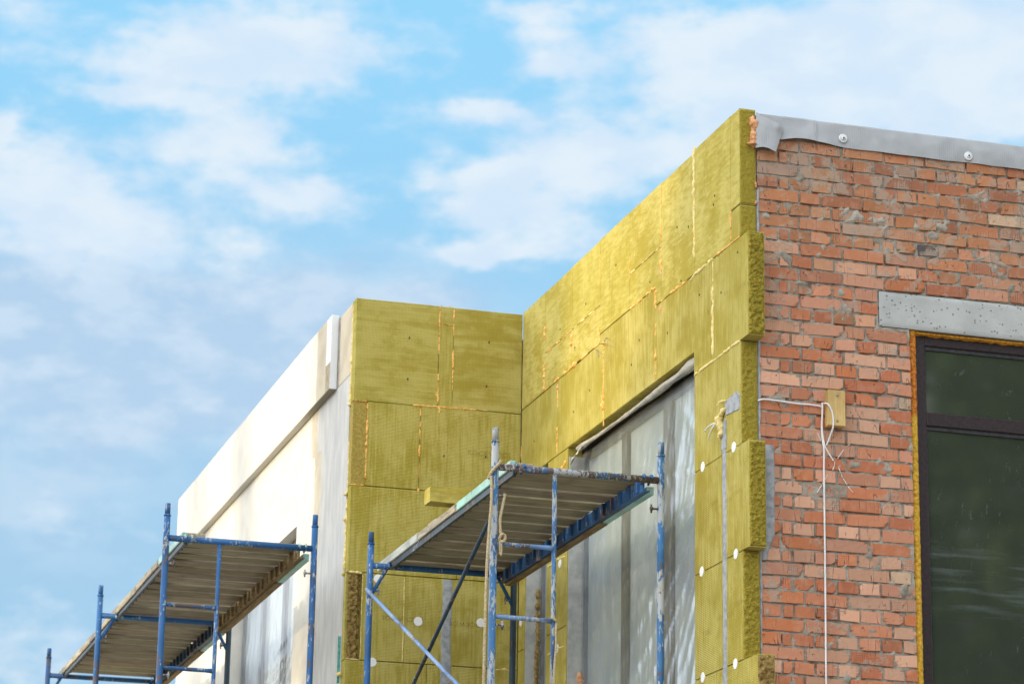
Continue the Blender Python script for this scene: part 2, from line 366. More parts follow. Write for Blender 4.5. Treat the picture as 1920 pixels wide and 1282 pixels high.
def mk_panel():
    m, n = mat('parapet band render'); x, y, z = n.xyz(n.p); f = n.noise(n.p, 5, 4, .6); e = n.noise(n.p, 9, 4, .6); fine = n.noise(n.p, 120, 3, .6)
    yy = n.add(y, n.mul(n.sub(e, .5), .10))
    white = n.mix(n.ss(f, .35, .65), (.63, .61, .56), (.69, .67, .62)); beige = n.mix(n.ss(f, .35, .65), (.50, .44, .34), (.58, .52, .41))
    rough = n.mix(n.ss(n.noise(n.map(n.p, scale=(1, 1, .3)), 60, 3, .6), .4, .6), (.30, .25, .17), (.46, .40, .30)); eps = n.mix(n.ss(z, 7.02, 7.035), rough, (.80, .82, .84))
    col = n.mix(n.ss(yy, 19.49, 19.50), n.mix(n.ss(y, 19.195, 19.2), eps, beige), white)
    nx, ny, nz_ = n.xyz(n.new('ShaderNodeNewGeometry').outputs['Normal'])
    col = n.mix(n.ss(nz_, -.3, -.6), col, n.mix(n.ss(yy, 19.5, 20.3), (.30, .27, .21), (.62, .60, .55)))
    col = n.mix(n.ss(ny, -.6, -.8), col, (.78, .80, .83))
    base(n, col, .9, fine, .0015, .5, spec=.15); return m
M['panel'] = mk_panel()
def paint(name, blue, wear, seed, rustf=.5):
    m, n = mat(name); p = n.map(n.p, loc=(seed, seed * 1.7, seed * .3)); a = n.noise(n.map(p, scale=(1, 1, .32)), 62, 4, .65); b_ = n.noise(n.map(p, scale=(1, 1, .4)), 26, 4, .6); c = n.noise(p, 3.6, 4, .6)
    v = n.noise(p, 3, 2, .5)
    col = n.mix(n.ss(v, .35, .65), blue, tuple(min(1, k * 1.5 + .015) for k in blue))
    t = .70 - .22 * wear
    patch = n.mul(n.ss(n.add(a, n.mul(n.sub(c, .5), .85)), t, t + .05), 1)
    col = n.mix(n.mul(n.ss(n.add(b_, n.mul(n.sub(v, .5), -1.0)), .72 - .22 * rustf, .80 - .22 * rustf), .9), col, (.105, .07, .055))
    col = n.mix(n.mul(patch, .85), col, (.41, .42, .41))
    base(n, col, .5, n.add(n.mul(patch, .6), n.mul(b_, .3)), .0015, .7, spec=.35); return m
M['blue'] = paint('chipped blue paint', (.012, .080, .225), .36, 1.0, .45)
M['blue_worn'] = paint('badly worn blue paint', (.018, .092, .225), .92, 4.0, .5)
M['blue_rust'] = paint('rusty blue paint', (.02, .07, .17), .95, 8.0, 1.55)
M['blue_pale'] = paint('faded pale blue paint', (.10, .19, .38), .6, 12.0, .4)
M['blue_dark'] = paint('dark blue steel', (.008, .026, .045), .05, 15.0, .5)
M['blue_beam'] = paint('blue painted beam', (.014, .07, .19), .35, 18.0, .6)
M['mint'] = paint('mint paint on wood', (.22, .42, .38), .75, 21.0, .2)
def wood(name, c0, c1, axis='x', seed=0.0):
    m, n = mat(name); st = {'x': (2.2, 26, 26), 'y': (26, 2.2, 26), 'z': (26, 26, 2.2)}[axis]
    at = n.new('ShaderNodeAttribute', attribute_name='tint').outputs['Color']
    g = n.noise(n.map(n.p, scale=st, loc=(seed, seed, seed)), 1.6, 5, .65, .6); h = n.noise(n.p, 5, 3, .5); k = n.noise(n.map(n.p, scale=st), 5, 3, .6)
    col = n.mix(n.ss(g, .3, .7), c0, c1); col = n.mix(n.mul(n.ss(h, .5, .7), .4), col, tuple(v * .5 for v in c0)); col = n.mix(n.mul(n.ss(k, .6, .75), .3), col, tuple(v * .55 for v in c0))
    col = n.mix(1.0, col, at, 'MULTIPLY')
    base(n, col, .88, n.add(g, n.mul(k, .5)), .003, .7, spec=.15); return m
M['plank'] = wood('weathered grey brown planks', (.22, .19, .14), (.35, .31, .24))
M['board_grey'] = wood('weathered side board', (.26, .235, .19), (.50, .46, .38), 'y', 3)
M['board_pale'] = wood('pale painted side board', (.44, .47, .44), (.62, .64, .60), 'y', 5)
M['pine'] = wood('fresh pine', (.55, .37, .14), (.70, .52, .24), 'z', 7)
M['bare_wood'] = wood('bare brown timber', (.17, .12, .06), (.32, .24, .13), 'y', 9)
M['rope'] = simple('hemp rope', (.36, .29, .17), (.58, .50, .34), 120, .9, .003, .8)
M['cable'] = simple('white cable sheath', (.70, .70, .73), (.80, .80, .82), 12, .45, .0003, .2)
M['wire'] = simple('grey steel wire', (.16, .15, .14), (.30, .28, .25), 60, .5)
M['chalk'] = simple('white chalk', (.66, .62, .60), (.80, .77, .74), 90, .95)
M['teal'] = simple('teal mesh', (.05, .28, .27), (.16, .45, .42), 60, .7)
M['core'] = simple('dark inner masonry', (.05, .05, .05), (.09, .085, .08), 8, .95)
M['roofing'] = simple('roof felt', (.12, .12, .12), (.2, .2, .2), 8, .95)
M['ground'] = simple('trampled sandy ground', (.17, .15, .12), (.28, .25, .205), .6, .95, .02, .5, detail=6)
M['leaf'] = simple('leaves', (.035, .075, .016), (.085, .13, .03), 1.6, .6, .001, .1)
M['bark'] = simple('bark', (.06, .045, .03), (.14, .11, .08), 14, .9, .02, .8, stretch=(1, 1, .2))
def mk_stamp(name, a, col):
    m, n = mat(name); n.put(n.b.inputs['Alpha'], n.mul(n.ss(n.noise(n.p, 90, 3, .6), .30, .62), a)); base(n, col, .95, spec=.05); return m
M['stamp'] = mk_stamp('faded brown stamp ink', .62, (.085, .045, .03))
M['stamp_faint'] = mk_stamp('very faint stamp ink', .42, (.17, .09, .06))

# ------------------------------------------------------------------ ground
tag(MB().grid(lambda u, v: ((u - .5) * 700, (v - .5) * 700, .12 * nz(u * 90, v * 90, 0) - .05), 80, 80).build('ground', M['ground']), kind='structure')
D, XS, Y2, XW = 14.2, 5.449, 18.526, 4.222     # brick face, side insulation face, back insulation face, white render face
XB = 5.556                                     # brick corner
# inner masonry and roof deck behind the outer faces
core = empty('building_core', (8, 17, 0), 'dark inner masonry and flat roof deck behind the outer walls', 'building')
b = MB(); b.box(5.66, 12, 14.5, 18.75, 0, 6.9); b.box(4.40, 12, 18.75, 25.3, 0, 6.9); b.build('masonry', M['core'], core)
b = MB(); b.box(5.60, 12, 14.45, 18.7, 6.93, 7.0); b.box(4.36, 12, 18.73, 25.3, 6.93, 7.0); b.build('roof', M['roofing'], core)

# ------------------------------------------------------------------ brick wall
bw = empty('brick_wall', (7.5, D, 0), 'bare red brick wall with grey mortar beside the yellow insulation', 'wall')
WX0, WZ1 = 6.483, 6.158
LX0, LX1, LZ0, LZ1 = 6.297, 9.25, 6.158, 6.372
PIT, ZT = .07757, 7.065
PAL_LO = [(.56, .235, .135), (.52, .19, .095), (.58, .28, .18), (.48, .155, .065), (.60, .33, .22), (.44, .13, .055), (.60, .34, .23), (.56, .25, .16), (.52, .16, .055), (.58, .31, .20)]
PAL_HI = [(.42, .16, .07), (.36, .125, .055), (.46, .21, .095), (.42, .17, .07), (.33, .12, .06), (.48, .20, .10), (.38, .145, .055), (.44, .19, .09)]
def one_brick(mb, x0, x1, z0, z1, seed, fine):
    h = (z0 + z1) / 2; t = min(1, max(0, (h - 6.2) / .55 + rng.normal(0, .35)))
    pa = PAL_HI[rng.integers(len(PAL_HI))]; pb = PAL_LO[rng.integers(len(PAL_LO))]
    c = np.array(pb) * (1 - t) + np.array(pa) * t; c = c * (1 + rng.normal(0, .11)); sty = rng.random()
    if rng.random() < (.035 if x1 - x0 < .13 and 6.2 < h < 6.8 else .004): c = np.array((.05, .05, .06))  # near-black headers paint the shade inside broken-out brick holes
    if rng.random() < .02: c = np.array((.60, .42, .28)) * rng.uniform(.75, 1)
    out = rng.normal(0, .0030); tilt = rng.normal(0, .010); tz = rng.normal(0, .016)
    W_, H_ = x1 - x0, z1 - z0
    nx, nzn = (max(5, round(W_ / .022) + 2), 6) if fine else (1, 1)
    chip = [rng.uniform(.006, .022) if rng.random() < .16 else 0 for _ in range(4)]
    vs = []; sk = rng.normal(0, .0022)
    us = [i / nx for i in range(nx + 1)]; vsn = [j / nzn for j in range(nzn + 1)]
    if fine: us = [0] + [.0022 / W_ + (1 - .0044 / W_) * i / (nx - 2) for i in range(nx - 1)] + [1]; vsn = [0] + [.0022 / H_ + (1 - .0044 / H_) * j / (nzn - 2) for j in range(nzn - 1)] + [1]
    for j in range(nzn + 1):
        for i in range(nx + 1):
            u, v = us[i], vsn[j]; x = x0 + W_ * u; z = z0 + H_ * v + sk * (u - .5) * 2
            edge = i in (0, nx) or j in (0, nzn); y = D - .004 + out + tilt * (u - .5) * W_ + tz * (v - .5) * H_
            if fine:
                n1 = nz(x + seed, z * 1.3, seed, 45); n2 = nz(x * 1.0, z + seed, seed * .7, 45)
                if i == 0: x += abs(n1) * .0062
                if i == nx: x -= abs(n1) * .0062
                if j == 0: z += abs(n2) * .0055
                if j == nzn: z -= abs(n2) * .0055
                y += .0014 if edge else .0011 * nz(x, z, seed, 60)
                for q, (cu, cv) in enumerate(((0, 0), (1, 0), (0, 1), (1, 1))):
                    if chip[q]:
                        d = math.hypot((u - cu) * W_, (v - cv) * H_)
                        if d < chip[q] * 1.5:
                            k = 1 - d / (chip[q] * 1.5); y += k * .022; x += (.5 - cu) * k * .010; z += (.5 - cv) * k * .010
            vs.append((x, y, z))
    fs = [(j * (nx + 1) + i, j * (nx + 1) + i + 1, (j + 1) * (nx + 1) + i + 1, (j + 1) * (nx + 1) + i) for j in range(nzn) for i in range(nx)]
    ring = [i for i in range(nx + 1)] + [(j + 1) * (nx + 1) - 1 for j in range(1, nzn + 1)] + [nzn * (nx + 1) + i for i in range(nx - 1, -1, -1)] + [j * (nx + 1) for j in range(nzn - 1, 0, -1)]
    n0 = len(vs)
    for q in ring: vs.append((vs[q][0], D + .03, vs[q][2]))
    L = len(ring)
    for q in range(L):
        q2 = (q + 1) % L; fs.append((ring[q2], ring[q], n0 + q, n0 + q2))
    mb.raw(vs, fs, (float(c[0]), float(c[1]), float(c[2]), float(sty)), smooth=False)
bm_ = MB()
for k in range(-3, 89):
    zt = ZT - PIT * k
    if zt > 7.31: continue
    z0 = zt - .0662
    if z0 < 0.05: break
    x = XB + .001; i = 0
    while x < 11.5:
        if k % 2 == 0: wd = .25 if rng.random() > .12 else .12
        else: wd = .12 if i != 1 else .055
        if k % 2 == 1 and i > 2 and rng.random() < .08: wd = .25
        wd += rng.normal(0, .002); x1 = x + wd
        a0, a1 = x, x1
        inwin = lambda q: q > WX0 and zt - .02 < WZ1
        if zt > LZ0 + .02 and z0 < LZ1 - .012:       # lintel course
            if a0 > LX0 - .02 and a0 < LX1: x = x1 + .012; i += 1; continue
            if a1 > LX0 - .008 and a0 < LX1: a1 = LX0 - .010
        if zt - .03 < LZ0:
            if a0 > WX0 - .02 and a0 < 9.0 and z0 > 2.4: x = x1 + .012; i += 1; continue
            if a1 > WX0 and a0 < 9.0 and z0 > 2.4: a1 = WX0
        if a1 - a0 > .03: one_brick(bm_, a0, a1, z0, zt, rng.uniform(0, 90), a0 < 8.3 and z0 > 3.5)
        x = x1 + .0118 + rng.normal(0, .0015); i += 1
bm_.build('brickwork', M['brick'], bw)
def mort(u, v):
    x = XB + .0 + u * 2.8; z = 3.4 + v * 3.9
    n1 = fb(x, z, 3.3, 7, 3); n2 = nz(x, z, 1.7, 34); n3 = fb(x, z, 9.1, 60, 2)
    up = min(1, max(0, (z - 5.8) / 1.0))
    sm = max(0, .8 * n1 + .42 * n2 + .16 * nz(x, z, 6.6, 90) - (.40 - .16 * up)) * .026
    return (x, D + .0036 + .0026 * n3 + .030 * max(0, nz(x, z, 4.4, 24) - .16) + .016 * max(0, nz(x, z, 1.4, 70) - .2) - min(.0155, sm * 1.15), z)
def opening(q):
    cx, cz = (q[0][0] + q[1][0]) / 2, (q[0][2] + q[1][2]) / 2
    return (cx > WX0 and cz < WZ1) or (cx > LX0 and LZ0 < cz < LZ1)
MB().grid(mort, 330, 450, skip=opening).build('mortar', M['mortar'], bw)
b = MB(); b.box(8.357, 9.0, D + .0075, D + .25, 6.38, 7.3); b.box(9.0, 12, D + .0075, D + .25, 0, 7.3); b.box(XB, 9.0, D + .0085, D + .25, 0, 2.4); b.box(XB, WX0, D + .03, D + .25, 2.4, 7.3); b.box(WX0, 9.0, D + .03, D + .25, 6.39, 7.3)
b.box(XB, WX0, D + .0085, D + .03, 2.4, 3.4)
b.build('masonry_backing', M['mortar'], bw)
def lint(u, v):
    x = LX0 + u * (LX1 - LX0); z = LZ0 + .003 + v * (LZ1 - LZ0 - .006); e = min(u * (LX1 - LX0), v * .2, (1 - v) * .2)
    return (x + (.003 * nz(z, 1, 2, 40) if u == 0 else 0), D - .004 + (.006 if e < 1e-6 else 0) + .0015 * nz(x, z, 0, 9), z)
b = MB(); b.grid(lint, 150, 14); b.box(LX0 + .004, LX1, D + .003, D + .25, LZ0 + .004, LZ1 - .004); b.build('lintel', M['concrete'], bw)
b = MB()   # grey adhesive smeared along the brick edge
def smear(x0f, x1f, z0, z1, y, n=70, m=8):
    return b.grid(lambda u, v: ((x0f(z0 + v * (z1 - z0)) * (1 - u) + x1f(z0 + v * (z1 - z0)) * u), y - .004 * math.sin(math.pi * u) ** .5 + .0015 * nz(u * 3, v * 40, 5) + (.012 if u in (0, 1) else 0), z0 + v * (z1 - z0)), m, n)
smear(lambda z: XB + .01, lambda z: 5.647 + .012 * nz(z, 2, 0, 9) - max(0, 4.9 - z) * .38, 4.745, 5.40, D - .012)
smear(lambda z: XB - .004, lambda z: XB + .012 + .010 * nz(z, 0, 3, 11), 3.6, 6.9, D - .004, 240, 4)
b.build('adhesive_patch', M['adhesive'], bw)
CH = [[(6.129, 5.487), (6.082, 5.430)], [(6.062, 5.413), (6.022, 5.356)], [(6.006, 5.339), (6.005, 5.317), (5.992, 5.288)], [(5.962, 5.258), (5.930, 5.205)], [(5.925, 5.196), (5.895, 5.150)], [(6.028, 5.307), (6.040, 5.277), (6.052, 5.25)], [(6.055, 5.246), (6.078, 5.211)], [(6.082, 5.205), (6.114, 5.168)], [(5.905, 5.492), (5.925, 5.45)]]
b = MB()
for s in CH:
    P = [];
    for (xa, za), (xb_, zb) in zip(s[:-1], s[1:]):
        for t in range(6): P.append((xa + (xb_ - xa) * t / 5, D - .0065 + .001 * nz(xa + t, za, 0, 3), za + (zb - za) * t / 5))
    b.tube(P, [.0022 + .0018 * abs(nz(q, 3, xa, 2.3)) for q in range(len(P))], 6)
b.build('chalk_mark', M['chalk'], bw)
# flashing
fl = None
def flash(u, v):
    x = 5.556 + u * 6.2
    if x < 5.69: zb = 7.351 - (x - 5.556) * .49
    else: zb = 7.207 + .020 * min(1, (x - 5.69) / .1) * max(0, 1 - max(0, x - 5.83) / .35) + .005 * nz(x, 0, 0, 5)
    zt = 7.353 + .003 * nz(x, 4, 0, 3)
    lap = -.004 if .0 < x < 5.912 else 0
    k = min(1, v / .75); z = zb + (zt - zb) * min(1, k); y = D - .018 + lap
    y += -.010 * math.sin(math.pi * k) * (.5 + .9 * nz(x, 1, 7, 2.6)) - .016 * (1 - k) ** 2 * max(0, 1 - abs(x - 5.86) / .22) + .004 * nz(x, z, 2, 14)
    for sx, sz in ((6.083, 7.262), (6.875, 7.247)):
        d2 = (x - sx) ** 2 + (z - sz) ** 2; y += .006 * math.exp(-d2 / .0025)
    if v > .75:
        q = (v - .75) / .25; y = y + .02 * q + .33 * q; z = zt + .006 * math.sin(q * 3.14) - .02 * q
    return (x, y, z)
fl = MB().grid(flash, 500, 20).build('roof_flashing', M['membrane'], bw)
FP = [(5.554, 7.352), (5.620, 7.322), (5.690, 7.285), (5.707, 7.277)]
def flap(u, v):
    # v: top edge -> bottom edge; u left -> right
    tx = 5.540 + .167 * u; tz = 7.346 - .069 * u ** 1.1 + (.006 if u < .1 else 0)
    bx = 5.536 + .118 * u; bz = 7.136 + .004 * math.sin(u * 5) - .012 * max(0, u - .6) / .4
    if v > 0.01 and u > .9: pass
    x = tx + (bx - tx) * v; z = tz + (bz - tz) * v
    y = D - .034 - .018 * math.sin(math.pi * min(1, u * .9)) * (1 - .4 * v) - .014 * v * u + .006 * nz(u * 2.2, v * 2.2, 8)
    y -= .012 * math.exp(-((u - .8) ** 2 + (v - .15) ** 2) / .02)
    return (x, y, z)
b = MB(); b.grid(flap, 24, 24); b.grid(lambda u, v: (lambda p: (p[0] + .001, p[1] + .004, p[2]))(flap(u, v)), 24, 24)
b.build('membrane_flap', M['membrane'], bw, 'crumpled folded end of the grey membrane')
b = MB()   # lap seam
b.box(5.909, 5.9125, D - .0335, D - .020, 7.235, 7.338); b.build('lap_seam', M['membrane'], bw)
for sx, sz in ((6.083, 7.262), (6.875, 7.247), (7.68, 7.245), (8.48, 7.247)):
    b = MB(); y = D - .020
    b.tube([(sx, y, sz), (sx, y - .004, sz), (sx, y - .0055, sz)], [.027, .027, .020], 28)
    b.tube([(sx, y - .0055, sz), (sx, y - .010, sz), (sx, y - .012, sz)], [.0125, .0125, .009], 18)
    b.build('screw_washer', M['zinc'], bw)
    MB().tube([(sx, y - .0121, sz), (sx, y - .0128, sz)], [.0062, .0062], 6).build('screw_socket', M['dark_rubber'], bw)
# salmon foam lump between board and flashing
def bead(mb, path, r, step=.008, lump=.45, seed=0.0, n=9, out=(0, 0, 0)):
    P = [Vector(p) for p in path]; pts = []
    for a, c in zip(P[:-1], P[1:]):
        k = max(1, int((c - a).length / step))
        for i in range(k): pts.append(a.lerp(c, i / k))
    pts.append(P[-1]); L = len(pts); rs = []; q = []
    for i, p in enumerate(pts):
        t = i * step
        k = 1 + lump * nz(t * 28 + seed, seed, 0) + .4 * lump * nz(t * 75, seed, 3)
        taper = min(1, (i + .6) / 2.5, (L - i - .4) / 2.5)
        rs.append(max(.0007, r * k * taper))
        q.append(p + Vector((nz(t * 22, seed, 1), nz(t * 22, seed, 5), nz(t * 22, seed, 9))) * r * .45 + Vector(out) * (r * .3 * nz(t * 35, seed, 2)))
    b0 = len(mb.v); mb.tube(q, rs, n)
    for i in range(b0, len(mb.v)):
        x, y, z = mb.v[i]; d = r * .30; mb.v[i] = (x + d * nz(x, y, z, 95), y + d * nz(y, z, x, 95), z + d * nz(z, x, y, 95))
    return mb
# window in the brick wall
win = empty('window', (WX0, D + .05, 2.4)); win.parent = bw; win.matrix_parent_inverse = wmat(bw).inverted()
b = MB(); fx0, fx1, fz1, fy = 6.533, 8.96, 6.150, D + .05
b.box(fx0, 6.600, fy, fy + .08, 2.45, fz1, .004); b.box(6.600, fx1, fy + .0005, fy + .08, fz1 - .064, fz1, .004)
b.box(6.600, 8.89, fy - .001, fy + .08, 5.613, 5.692, .004); b.box(8.89, fx1, fy, fy + .08, 2.45, fz1 - .064, .004); b.box(6.6, 8.89, fy, fy + .08, 2.45, 2.52, .004)
b.build('frame', M['frame'], win)
for z0, z1 in ((5.692, fz1 - .064), (2.52, 5.613)):
    b = MB(); b.box(6.600, 8.89, fy + .012, fy + .03, z1 - .022, z1 - .0005); b.box(6.600, 6.606, fy + .012, fy + .03, z0, z1 - .022)
    b.build('gasket', M['dark_rubber'], win)
    b = MB(); b.box(6.602, 8.888, fy + .024, fy + .040, z0 - .004, z1 - .004); b.build('pane', M['glass'], win)
b = MB()
def gapfoam(x0, x1, z0, z1, vert):
    def f(u, v):
        if vert: x = x0 + (x1 - x0) * u; z = z0 + (z1 - z0) * v; t = z
        else: x = x0 + (x1 - x0) * v; z = z0 + (z1 - z0) * u; t = x
        w_ = math.sin(math.pi * min(1, max(0, u)))
        if vert and u == 1: x += .006 * fb(t, 0, 3, 22, 3) + (.003 if z > 5.68 else -.004)
        if not vert and u == 0: z += .007 * fb(t, 0, 3, 16, 3)
        return (x, D + .030 - .012 * w_ + .005 * fb(x, z, 4, 40, 3) + (.02 if u in (0, 1) else 0), z)
    return f
b.grid(gapfoam(WX0, 6.538, 2.45, 6.160, True), 7, 520); b.grid(gapfoam(6.530, 8.98, 6.138, 6.160, False), 5, 300)
b.build('expanding_foam', M['foam_window'], win)
# ------------------------------------------------------------------ insulation boards
def outline(poly, step=.03, jit=.0018, seed=0):
    o = []; n = len(poly)
    for i in range(n):
        a, c = Vector(poly[i]), Vector(poly[(i + 1) % n]); k = max(1, int((c - a).length / step)); t = (c - a).normalized(); nn = Vector((t.y, -t.x))
        for j in range(k):
            p = a.lerp(c, j / k); o.append(p + nn * jit * nz(p.x, p.y, seed, 28) if j else p)
    return o
def board(poly, plane, mat_, parent, thick=.1, seed=0, label=None, name='insulation_board', gap=.0015, jit=.0011, lift=0.0):
    """poly in (h, z); plane 'S' faces -X at XS with h=Y, plane 'F' faces -Y at Y2 with h=X"""
    cx = sum(p[0] for p in poly) / len(poly); cz = sum(p[1] for p in poly) / len(poly)
    po = []
    for h, z in poly: po.append((h + (gap if h < cx else -gap), z + (gap if z < cz else -gap)))
    o = outline(po, jit=jit, seed=seed); n = len(o); off = -lift
    def P(h, z, d): return (XS + off + d, h, z) if plane == 'S' else (h, Y2 + off + d, z)
    ctr = Vector((cx, cz)); vs = []
    for ins, d in ((.004, 0), (0, .004), (0, thick)):
        for p in o:
            q = p + (ctr - p).normalized() * ins; vs.append(P(q.x, q.y, d))
    fs = [tuple(range(n))]
    for r in (0, 1):
        for i in range(n): fs.append((r * n + i, (r + 1) * n + i, (r + 1) * n + (i + 1) % n, r * n + (i + 1) % n))
    fs.append(tuple(range(2 * n, 3 * n))[::-1])
    area = sum(poly[i][0] * poly[(i + 1) % len(poly)][1] - poly[(i + 1) % len(poly)][0] * poly[i][1] for i in range(len(poly)))
    flip = (area > 0) == (plane == 'S')
    if not flip: fs = [f[::-1] for f in fs]
    return MB().raw(vs, fs[::-1] if False else fs).build(name, mat_, parent, label)
def rect(a, b_, z0, z1): return [(a, z0), (b_, z0), (b_, z1), (a, z1)]
sw = empty('insulated_wall', (XS, 16.4, 0), 'long side wall of yellow mineral wool boards with film covered window', 'wall')
def cut_end(y, z0, z1, parent, rough=.006, x0=XS, th=.1, seed=0):
    """torn fibrous end of a board facing -Y, part of that board's own thickness"""
    b = MB(); nu, nv = max(6, int(th / .005)), int((z1 - z0) / .005)
    def f(u, v):
        x = x0 + .001 + (th - .002) * u; z = z0 + .0025 + (z1 - z0 - .005) * v
        e = min(u, 1 - u, v * (z1 - z0) / th, (1 - v) * (z1 - z0) / th)
        return (x + (.003 * nz(z, 3, seed, 60) if u in (0, 1) else 0), y - .003 - rough * (.5 + fb(x, z, seed, 38, 4) + .6 * nz(x, z, seed, 140)) * min(1, e * 9) + (.012 if e < 1e-6 else 0), z)
    return b.grid(f, nu, nv, smooth=True).build('cut_edge', M['wool_cut'], parent)
T = 7.375; Rr, S_, C_ = M['wool_rows'], M['wool_smooth'], M['wool_columns']
def sb(poly, m, **k): return board(poly, 'S', m, sw, seed=rng.uniform(0, 50), **k)
o1 = sb(rect(14.2, 14.342, 6.80, 7.381), S_); cut_end(14.2, 6.80, 7.379, o1, .003, seed=1)
o2 = sb(rect(14.2, 14.342, 6.605, 6.797), Rr); cut_end(14.2, 6.606, 6.797, o2, .004, seed=2)
sb(rect(14.342, 14.951, 6.605, 7.384), S_); sb(rect(14.951, 15.545, 6.605, 7.370), S_)
sb(rect(15.545, 16.147, 6.956, 7.374), S_); sb([(15.545, 6.606), (15.637, 6.606), (15.637, 6.725), (16.147, 6.725), (16.147, 6.956), (15.545, 6.956)], S_, jit=.0006)
sb(rect(16.147, 16.750, 6.725, 7.377), S_); sb(rect(16.750, 17.358, 6.922, 7.372), S_); sb(rect(16.750, 17.358, 6.665, 6.922), S_)
sb(rect(17.358, 17.982, 6.922, 7.368), S_); sb(rect(17.358, 17.982, 6.652, 6.922), S_); sb(rect(17.982, 18.524, 6.652, 7.372), S_)
WT = 6.122
o3 = sb(rect(14.078, 14.637, 5.992, 6.603), Rr); cut_end(14.078, 5.994, 6.601, o3, .013, seed=3)
sb([(14.637, 5.992), (14.953, 5.992), (14.953, WT), (15.638, WT), (15.638, 6.603), (14.637, 6.603)], Rr)
sb(rect(15.638, 16.660, WT, 6.722), Rr)
sb([(16.660, WT), (17.42, WT), (17.66, WT), (17.66, 6.648), (16.745, 6.662), (16.735, 6.722), (16.660, 6.722)], Rr, jit=.001)
sb(rect(17.66, 18.524, WT, 6.648), Rr)
# column right of the film window
zz = [5.990, 5.395, 4.790, 4.187, 3.580, 2.975, 2.37, 1.76, 1.15, .55, .0]
for i in range(len(zz) - 1):
    z1, z0 = zz[i], zz[i + 1]; y0 = (14.198, 14.083, 14.187, 13.973)[i] if i < 4 else (14.19, 14.08)[i % 2]
    if i == 0: o = sb(rect(y0, 14.953, z0, z1), Rr)
    elif i == 3: o = sb(rect(y0, 14.436, z0, z1), Rr); sb(rect(14.500, 14.953, z0, z1), Rr)
    else: o = sb(rect(y0, 14.436, z0, z1), Rr); sb(rect(14.498, 14.953, z0, z1), Rr)
    if i < 6:
        ce = cut_end(y0, z0 + .002, z1 - .002, o, (.006, .010, .009, .008, .006, .008)[i], seed=7 + i)
        if i == 3: ce.data.materials[0] = M['wool_brown']; ce['label'] = 'brown weathered cut end of the lowest long board'
for i in range(9):     # narrow pier between the two windows and strip by the corner
    z1, z0 = WT - .6 * i, max(0, WT - .6 * (i + 1))
    sb(rect(17.42, 17.865, z0, z1), Rr); sb(rect(18.392, 18.524, z0, z1), Rr)
# backing masonry just behind the boards
b = MB(); b.box(5.551, 5.655, 14.26, 14.99, 0, 7.2); b.box(5.551, 5.655, 14.99, 18.62, 6.16, 7.2); b.box(5.551, 5.655, 17.44, 17.85, 0, 6.16); b.box(5.551, 5.655, 18.40, 18.62, 0, 6.16)
b.build('masonry_backing', M['mortar_dark'], sw)
# adhesive in the open vertical joint, patches, anchors
b = MB(); b.box(XS + .004, XS + .05, 14.436, 14.500, 0, 5.395)
b.grid(lambda u, v: (XS - .0035 * math.sin(math.pi * u) - .0005 + .002 * nz(v * 60, u * 3, 1) + (.008 if u in (0, 1) else 0), 14.468 + (u - .5) * (.070 + .022 * nz(v * 30, 2, 4)) + .008 * nz(v * 9, 0, 0), 2.0 + v * 3.44), 6, 260)
b.build('adhesive_strip', M['adhesive'], sw)
def patchS(poly, name='adhesive_patch'):
    c = Vector((sum(p[0] for p in poly) / len(poly), sum(p[1] for p in poly) / len(poly))); o = outline(poly, .012, .006, 3); n = len(o)
    vs = [(XS - .005, p.x + (c.x - p.x) * .06, p.y + (c.y - p.y) * .06) for p in o] + [(XS + .004, p.x, p.y) for p in o]
    return MB().raw(vs, [tuple(range(n))[::-1]] + [(i, (i + 1) % n, n + (i + 1) % n, n + i) for i in range(n)]).build(name, M['adhesive'], sw)
patchS([(14.441, 5.697), (14.435, 5.612), (14.212, 5.594), (14.204, 5.680), (14.256, 5.714)]); patchS([(14.455, 5.60), (14.425, 5.60), (14.423, 5.42), (14.505, 5.42), (14.49, 5.50)])
def disc(c, axis, parent, r=.030):
    c = Vector(c); a = Vector(axis)
    MB().tube([c + a * .012, c - a * .002, c - a * .0035], [r, r, r * .93], 28, smooth=False).build('anchor_disc', M['disc'], parent)
for y, z in ((14.311, 5.401), (14.812, 5.401), (14.287, 4.789), (14.833, 4.793), (14.304, 4.181), (14.819, 4.185), (17.56, 5.36), (17.60, 4.80), (18.46, 5.12), (17.55, 4.3)): disc((XS, y, z), (1, 0, 0), sw)
# foam beads in the joints of the side wall
def fs(pts, r, m, parent=sw, plane='S', sink=.3, lump=.5, name='foam_seam'):
    b = MB(); P = [((XS + r * sink, h, z) if plane == 'S' else (h, Y2 + r * sink, z)) for h, z in pts]
    return bead(b, P, r, step=max(.005, r * .8), lump=lump, seed=rng.uniform(0, 99)).build(name, M[m], parent)
def dashes(p0, p1, r, m, cover=.5, parent=sw, plane='S'):
    """broken run of foam crumbs along one joint, one part"""
    b = MB(); L = math.hypot(p1[0] - p0[0], p1[1] - p0[1]); t = 0; got = False
    while t < L:
        ln = rng.uniform(.03, .14); 
        if rng.random() < cover * .88:
            a, c = t / L, min(1, (t + ln) / L); rr = r * rng.uniform(.5, 1.6)
            pts = [(p0[0] + (p1[0] - p0[0]) * k, p0[1] + (p1[1] - p0[1]) * k) for k in (a, c)]
            P = [((XS + rr * .2, h, z) if plane == 'S' else (h, Y2 + rr * .2, z)) for h, z in pts]; bead(b, P, rr, .006, 1.0, rng.uniform(0, 99), 8); got = True
        t += ln
    if got: b.build('foam_seam', M[m], parent)
fs([(14.955, 7.405), (14.952, 7.0), (14.950, 6.70)], .012, 'foam_cream')
fs([(14.637, 6.45), (14.640, 6.20), (14.641, 6.015)], .012, 'foam_cream', lump=.6); fs([(14.638, 6.59), (14.638, 6.46)], .0035, 'foam_cream')
